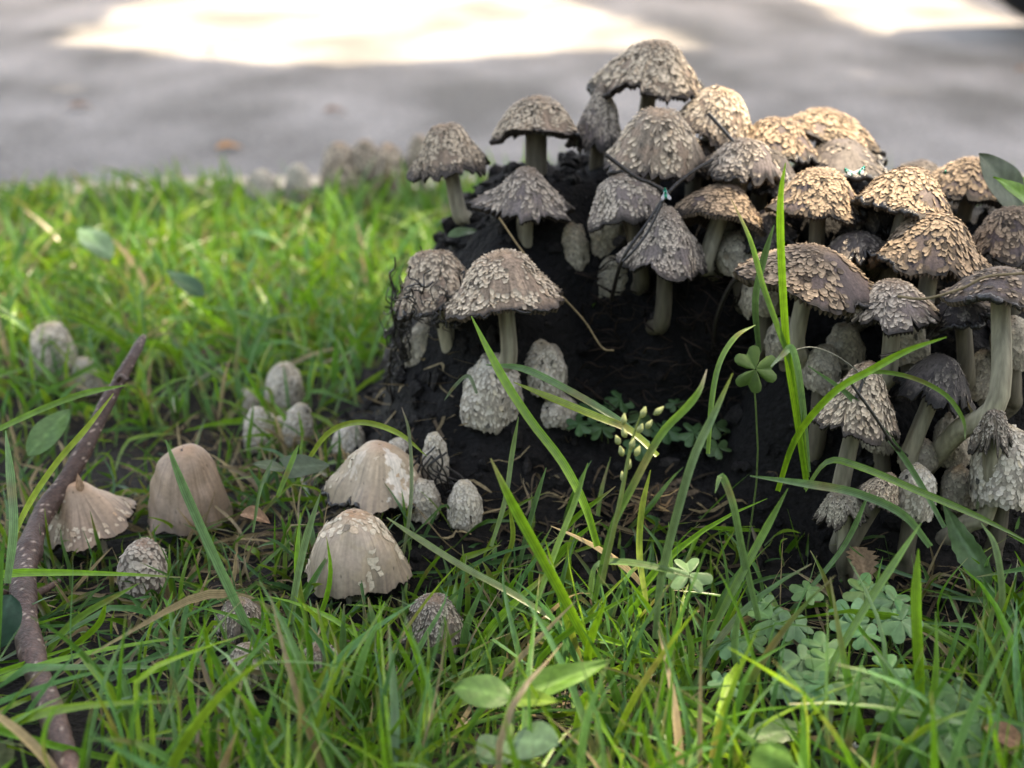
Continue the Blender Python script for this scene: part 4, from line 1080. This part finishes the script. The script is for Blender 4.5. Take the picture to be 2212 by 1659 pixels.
# tiny white flower
fl_ = P(1845, 1612, G(1845, 1650))
th = thing('flower', 'tiny white chickweed flower among the clovers', 'flower', fl_)
for i_ in range(5):
    a_ = i_ * 1.256; d_ = np.array([math.cos(a_), -.4 * abs(math.sin(a_)) * 0 + math.sin(a_) * .6, math.sin(a_) * .7])
    leaf_part('petal', th, fl_, fl_, fl_ + d_ * .0022, (0, -1, .8), .0012, (.75, .76, .7), 'oval', .1, .05, veins=False, ns=7, na=5)
stalk_part('stalk', th, fl_, [fl_, fl_ + np.array([.002, .003, -.012])], .0004, (.12, .2, .05))

# dry straw hanging in front of the hollow, black rotten stalks
def strand(name, label, cat, pts, rpx, col, mat, group=None):
    p = [P(*t) for t in pts]; base = p[-1]
    th = tag(obj(name, None) if False else bpy.data.objects.new(name, None), label, cat, group); COL.objects.link(th); th.location = base
    stalk_part('strand', th, base, p, rpx * mpp(*pts[0]), col, mat, 6, 26)
    return th
strand('straw_stalk', 'long thin tan straw hanging across the hollow', 'straw', [(1078, 470, .755), (1130, 545, .75), (1195, 620, .745), (1260, 690, .74), (1300, 750, .735), (1326, 757, .735)], 2.2, (.24, .18, .10), M_DRY)
strand('straw_stalk', 'dry curved straw on the rim of the flat gilled disc', 'straw', [(2212, 590, .645), (2130, 598, .645), (2080, 622, .645), (2000, 645, .65), (1940, 640, .66)], 3.2, (.22, .17, .10), M_DRY)
strand('straw_stalk', 'fine grey stem looping beside the folded blade', 'straw', [(1700, 762, .63), (1750, 750, .63), (1800, 765, .635), (1850, 800, .64), (1870, 830, .645)], 1.6, (.2, .2, .16), M_DRY)
BK = (.014, .011, .009)
for i_, (pts, rp, lb) in enumerate((
    ([(1530, 245, .79), (1570, 290, .785), (1620, 345, .78), (1660, 375, .79)], 4, 'black rotten stalk lying over the tilted pale-flecked cap'),
    ([(1310, 335, .765), (1370, 380, .762), (1405, 395, .76), (1440, 415, .758)], 5, 'black stalk under the plump bell cap'),
    ([(1540, 345, .765), (1490, 375, .76), (1445, 415, .755), (1400, 480, .75), (1345, 560, .745), (1320, 650, .76)], 4, 'long black stalk crossing before the silvery cone cap'),
    ([(1430, 440, .742), (1400, 500, .738), (1370, 540, .735), (1345, 565, .735)], 3, 'thin black stalk resting on the silvery cone cap'),
    ([(1650, 560, .74), (1590, 600, .745), (1550, 680, .75), (1540, 760, .755)], 6, 'black bent stalk at the back of the hollow'),
    ([(1900, 770, .65), (1950, 762, .66), (1880, 800, .655), (1850, 860, .648)], 3.5, 'black thread caught on the shaggy cone cap'),
    ([(1840, 830, .640), (1890, 900, .638), (1930, 960, .64), (1960, 985, .65)], 3.5, 'dark thread trailing from the shaggy cone cap'))):
    strand('rotten_stalk', lb, 'stalk', pts, rp, BK, M_INK, 'black rotten stalks on the mound')

# black net of collapsed gills over the left flank
nb = Bag(); rr_ = np.random.default_rng(21)
def net(u0, v0, u1, v1, d, n, amp, rp):
    for _ in range(n):
        a_ = rr_.random(2); b_ = a_ + rr_.normal(size=2) * amp * np.array([.6, 1.2])
        pts = []
        for k in np.linspace(0, 1, 5):
            uu = u0 + (u1 - u0) * (a_[0] + (b_[0] - a_[0]) * k) + rr_.normal() * 6; vv = v0 + (v1 - v0) * (a_[1] + (b_[1] - a_[1]) * k) + rr_.normal() * 6
            pts.append(P(uu, vv, d + rr_.normal() * .002))
        p = smooth_path(pts, 14)
        v_, q_ = tube(p, rp * mpp(u0, v0, d) * rr_.uniform(.3, 1.1) * np.linspace(1, .6, 14), 5)
        nb.add(v_, q_, None, BK)
net(868, 590, 1000, 690, .735, 34, .35, 2.6)
net(835, 640, 880, 830, .778, 60, .3, 3)
net(905, 560, 960, 600, .77, 8, .4, 3)
net(930, 680, 1010, 705, .735, 14, .4, 3)
a = nb.arrays(); o0 = P(845, 840, .775)
th = thing('black_web', 'black wet web of dissolved gills draped on the mound flank', 'web', o0)
part('threads', th, a[0], a[1], None, a[3], M_INK, True, o0)['kind'] = 'stuff'

# black rootlets over the slim white button
nb = Bag()
for _ in range(16):
    u0 = rr_.uniform(905, 970); v0 = rr_.uniform(960, 1080)
    pts = [P(u0 + rr_.normal() * 5, v0, .70), P(u0 + rr_.normal() * 22, v0 + 35, .698), P(u0 + rr_.normal() * 30, v0 + 75, .70)]
    v_, q_ = tube(smooth_path(pts, 10), 2.4 * mpp(900, 1000, .7), 5); nb.add(v_, q_, None, BK)
a = nb.arrays(); o0 = P(940, 1080, .70)
th = thing('black_rootlets', 'black rootlets branching over the slender white button', 'roots', o0)
part('threads', th, a[0], a[1], None, a[3], M_INK, True, o0)['kind'] = 'stuff'

# hanging roots in the hollow
nb = Bag()
for i_ in range(150):
    u0, v0 = rr_.uniform(1240, 1600), rr_.uniform(560, 900)
    d = G(u0, v0) - .004
    az = rr_.uniform(-1, 1); ln = rr_.uniform(30, 110)
    pts = [P(u0 + ln * k * math.cos(az) + rr_.normal() * 8, v0 + ln * k * math.sin(az) * .7 + rr_.normal() * 8, d - .008 * math.sin(3 * k) - rr_.random() * .004) for k in (0, .33, .66, 1)]
    v_, q_ = tube(smooth_path(pts, 12), mpp(u0, v0, d) * rr_.uniform(.6, 2.6) * np.linspace(1, .5, 12), 5)
    nb.add(v_, q_, None, np.array([.04, .027, .02]) * rr_.uniform(.15, 1.0))
a = nb.arrays(); tag(obj('rootlets', mesh('rootlets', a[0], a[1], None, a[3], M_DRY)), 'fine brown roots hanging in the dark hollow', 'roots', None, 'stuff')

# crumbs of wet soil and broken cap all over the mound
nb = Bag(); n_ = 2600
x_ = rr_.uniform(-.10, .42, n_); y_ = rr_.uniform(.62, .95, n_); z_ = ground(x_, y_)
ico = np.array([(0, 0, 1), (.89, 0, .45), (.28, .85, .45), (-.72, .53, .45), (-.72, -.53, .45), (.28, -.85, .45), (.72, .53, -.45), (-.28, .85, -.45), (-.89, 0, -.45), (-.28, -.85, -.45), (.72, -.53, -.45), (0, 0, -1)])
icf = np.array([(0, 1, 2), (0, 2, 3), (0, 3, 4), (0, 4, 5), (0, 5, 1), (1, 6, 2), (2, 7, 3), (3, 8, 4), (4, 9, 5), (5, 10, 1), (2, 6, 7), (3, 7, 8), (4, 8, 9), (5, 9, 10), (1, 10, 6), (11, 7, 6), (11, 8, 7), (11, 9, 8), (11, 10, 9), (11, 6, 10)])
for i_ in range(n_):
    s_ = abs(rr_.normal()) * .0022 + .0008
    nb.add(ico * s_ * rr_.uniform(.5, 1.4, 3) * (1 + .2 * rr_.normal(size=(12, 1))) + (x_[i_], y_[i_], z_[i_] + s_ * .2), None, icf, np.array([.008, .007, .0065]) * rr_.uniform(.4, 2.0) * (3 if rr_.random() < .06 else 1))
a = nb.arrays(); tag(obj('soil_crumbs', mesh('soil_crumbs', a[0], None, a[2], a[3], M_SOIL, False)), 'black wet crumbs of soil and rotted cap on the mound', 'soil', None, 'stuff')

# flies
M_FLY = metal_green(); M_EYE = plain('fly_eye', (.12, .02, .015), .3); M_WING = plain('fly_wing', (.5, .5, .52), .25, .6, .45); M_LEGF = plain('fly_leg', (.012, .012, .012), .5)
def fly(u, v, d, yaw, pitch, label, L=.0062):
    c = P(u, v, d)
    th = thing('fly', label, 'fly', c - np.array([0, 0, .0022]), 'metallic green flies'); rt = c - np.array([0, 0, .0022])
    a_, b_ = R_(yaw), R_(pitch)
    fx = np.array([math.cos(a_) * math.cos(b_), math.sin(a_) * math.cos(b_), math.sin(b_)]); Xs, Ts, Ns = frame(fx, (0, 0, 1))
    def body(name, s0, s1, r0, mat, parent=th):
        ss = np.linspace(0, 1, 10); rr = r0 * np.sqrt(np.clip(1 - (2 * ss - 1) ** 2, .001, 1))
        v_, q_ = tube(c + Ts * (s0 + (s1 - s0) * ss)[:, None] * L, rr * L, 12)
        return part(name, parent, v_, q_, None, None, mat, True, rt)
    body('abdomen', -.5, .02, .17, M_FLY); body('thorax', -.05, .32, .16, M_FLY); body('head', .28, .47, .12, M_FLY)
    for sg in (-1, 1):
        ec = c + Ts * .40 * L + Xs * sg * .09 * L + Ns * .03 * L
        v_, q_ = tube(ec + Ts * (np.linspace(-.05, .05, 7) * L)[:, None], .062 * L * np.sqrt(np.clip(1 - np.linspace(-1, 1, 7) ** 2, .001, 1)), 8)
        part('eye', th, v_, q_, None, None, M_EYE, True, rt)
        wb = c + Ts * .15 * L + Xs * sg * .1 * L + Ns * .14 * L; wt = c - Ts * .62 * L + Xs * sg * .32 * L + Ns * .2 * L
        leaf_part('wing', th, rt, wb, wt, Ns, .30 * L, (.5, .5, .5), 'spoon', 0.05, .02, mat=M_WING, veins=False, ns=9, na=5)
        for k in (-.05, .12, .26):
            h = c + Ts * k * L + Xs * sg * .1 * L - Ns * .1 * L
            kn = h + Xs * sg * .28 * L + Ns * .06 * L + Ts * (k - .12) * L * .8; ft = kn + Xs * sg * .14 * L - Ns * .42 * L
            stalk_part('leg', th, rt, [h, kn, ft], (.018 * L, .01 * L), (.01, .01, .01), M_LEGF, 5, 8)
fly(1437, 418, .752, 95, 55, 'green fly with folded wings perched beside the leaning grey cap')
fly(1832, 372, .735, 120, 25, 'green fly, first of the pair on the honeycomb-scaled cap')
fly(1862, 368, .735, 50, 30, 'green fly, second of the pair, next to the sunlit tan cap')
fly(2042, 372, .79, 255, 20, 'turquoise fly with spread wings on the broad brown cap')

# a car tyre on the far side of the bright road patch
tc_ = np.array([1.13, 3.1, .29 - .028])
th = thing('tyre', 'black rubber car tyre standing on the asphalt', 'tyre', tc_ - np.array([0, 0, .29]))
pf = np.array([(.17, -.075), (.20, -.092), (.25, -.095), (.275, -.085), (.288, -.06), (.290, -.03), (.290, .03), (.288, .06), (.275, .085), (.25, .095), (.20, .092), (.17, .075), (.17, -.075)])
an = np.arange(72) / 72 * 2 * np.pi
Vt = np.array([[tc_ + np.array([p[0] * math.cos(t) * (1 - (.012 if (i % 3 == 0 and p[0] > .285) else 0)), p[1], p[0] * math.sin(t) * (1 - (.012 if (i % 3 == 0 and p[0] > .285) else 0))]) for p in pf] for i, t in enumerate(an)])
Qt = grid_quads(len(pf), 72, True); Vt2 = Vt.transpose(1, 0, 2).reshape(-1, 3)
part('tread', th, Vt2, Qt, None, None, plain('rubber', (.018, .018, .019), .8, .3), True, tc_ - np.array([0, 0, .29]))
pr_ = np.array([(.001, -.03), (.05, -.035), (.06, -.02), (.15, -.01), (.168, -.07), (.172, -.06), (.172, .07)])
Vr = np.array([[tc_ + np.array([p[0] * math.cos(t), p[1], p[0] * math.sin(t)]) for t in an] for p in pr_]).reshape(-1, 3)
part('rim', th, Vr, grid_quads(len(pr_), 72, True), None, None, plain('wheel_rim', (.12, .12, .125), .4, .6), True, tc_ - np.array([0, 0, .29]))

# leafy screen added behind the camera, unseen, to cut low front sky light
hr = np.random.default_rng(31)
hb = np.array([0, -1.75, 0.0])
added_hedge = thing('added_hedge', 'dense dark green leafy screen added behind the camera to cut front light', 'added_hedge', hb)
n_ = 9000
hc = np.stack([hr.uniform(-2.6, 2.6, n_), -1.75 + .32 * np.sign(hr.normal(size=n_)) * hr.random(n_) ** .4, 1.65 * hr.random(n_) ** .9], -1)
h1 = hr.normal(size=(n_, 3)); h1 /= np.linalg.norm(h1, axis=1)[:, None]; h2 = np.cross(h1, hr.normal(size=(n_, 3))); h2 /= np.linalg.norm(h2, axis=1)[:, None]
hs = hr.uniform(.035, .06, (n_, 1))
hv = np.stack([hc - h1 * hs, hc + h2 * hs * .5, hc + h1 * hs, hc - h2 * hs * .5], 1).reshape(-1, 3)
hcl = np.repeat(np.array([.035, .07, .02]) * hr.uniform(.6, 1.4, (n_, 1)), 4, 0)
part('foliage', added_hedge, hv, np.arange(n_ * 4).reshape(-1, 4), None, hcl, vc_mat('added_hedge_leaf', .6, .3, 60, .8, 1.2, 0), False, hb)['kind'] = 'stuff'
for x_h in np.linspace(-2.4, 2.4, 9):
    stalk_part('stem', added_hedge, hb, [(x_h, -1.75, -.05), (x_h + .05, -1.72, .6), (x_h - .04, -1.78, 1.3)], (.02, .008), (.09, .07, .05), M_BARK)

# ------------------------------------------------------------------ the tree whose crown shades the place
rt_ = np.random.default_rng(77)
def lit(gx, gy):
    L_ = np.zeros_like(gx)
    for (cx, cy, rx, ry, s_) in ((.215, .79, .18, .115, .95), (.07, .86, .09, .07, .6), (-.01, .745, .06, .05, .6), (-.34, 1.22, .28, .22, .95), (-.05, 1.15, .18, .17, .92), (-.45, .95, .16, .12, .85),
                                 (.10, .59, .13, .08, .92), (-.10, .68, .06, .04, .6), (.17, .49, .16, .07, .9), (-.05, .50, .12, .07, .88), (-.2, .50, .10, .05, .85), (.6, 1.6, .3, .15, .5)):
        q = ((gx - cx) / rx) ** 2 + ((gy - cy) / ry) ** 2
        L_ = np.maximum(L_, np.where(q < 1, s_, 0))
    patch = (gy > 2.72 + .10 * np.sin(gx * 5) + .25 * np.clip(-gx - .35, 0, 1)) & (gx > -.85) & (gx < .46 - .3 * (gy - 2.8).clip(0))
    patch |= (gy > 3.05) & (gx > .70) & (gx < 1.12)
    return np.maximum(L_, patch * 1.0)
NL = 46000
hz = rt_.uniform(4.2, 6.0, NL)
gx = rt_.uniform(-2.9, 2.6, NL); gy = rt_.uniform(-1.6, 4.3, NL)
cc_ = Noise(55, 2.2)(np.stack([gx, gy, hz], -1))
keep = (rt_.random(NL) > lit(gx, gy)) & (((gx + .1) / 3.0) ** 2 + ((gy - 1.3) / 3.1) ** 2 + .25 * cc_ < 1.0)
gx, gy, hz = gx[keep], gy[keep], hz[keep]; NL = len(gx)
cen = np.stack([gx + SUN[0] / SUN[2] * (hz - .12), gy + SUN[1] / SUN[2] * (hz - .12), hz], -1)
a1 = rt_.normal(size=(NL, 3)) * np.array([1, 1, .35]); a1 /= np.linalg.norm(a1, axis=1)[:, None]
n1 = rt_.normal(size=(NL, 3)) * .45 + np.array([0, 0, 1]); b1 = np.cross(n1, a1); b1 /= np.linalg.norm(b1, axis=1)[:, None]
ls = rt_.uniform(.05, .085, (NL, 1))
Vl = np.stack([cen - a1 * ls, cen - a1 * ls * .2 + b1 * ls * .55, cen + a1 * ls * .5 + b1 * ls * .38, cen + a1 * ls * 1.15, cen + a1 * ls * .5 - b1 * ls * .38, cen - a1 * ls * .2 - b1 * ls * .55], 1)
i0 = np.arange(NL)[:, None] * 6
Ql = np.concatenate([i0 + np.array([[0, 1, 2, 3]]), i0 + np.array([[0, 3, 4, 5]])])
tb = np.array([-1.9, -1.3, 0.0])
th = thing('tree', 'leafy shade tree standing on the lawn, its crown overhead', 'tree', tb)
clf = np.array([.06, .12, .03]) * rt_.uniform(.7, 1.3, (NL, 1)); part('crown', th, Vl.reshape(-1, 3), Ql, None, np.repeat(clf, 6, 0), vc_mat('tree_leaf', .6, .3, 60, .8, 1.2, 0), False, tb)['kind'] = 'stuff'
pt = smooth_path([tb - np.array([0, 0, .1]), tb + [.02, .03, .8], tb + [.12, .1, 1.8], tb + [.6, .6, 3.3], tb + [1.5, 1.7, 4.7], tb + [2.6, 3.2, 5.5]], 40)
v_, q_ = tube(pt, np.interp(np.linspace(0, 1, 40), [0, .08, .4, 1], [.24, .17, .12, .025]), 20, 4, .03)
tk = part('trunk', th, v_, q_, None, np.tile([.10, .08, .06], (len(v_), 1)), vc_mat('tree_bark', .9, .2, 14, .6, 1.4, .9, 22, .02, stretch=(1, 1, .2)), True, tb)
for k_, tgt in ((18, (.5, 4.6, 5.2)), (20, (2.8, 1.2, 5.2)), (22, (-1.6, 3.2, 5.0)), (25, (2.6, 3.6, 5.6))):
    e_ = np.array(tgt, float); s0 = pt[k_]
    v_, q_ = tube(smooth_path([s0, .5 * (s0 + e_) + [0, 0, .25], e_], 20), np.linspace(.07, .012, 20), 10, 5, .03)
    part('limb', th, v_, q_, None, np.tile([.10, .08, .06], (len(v_), 1)), bpy.data.materials['tree_bark'], True, tb)
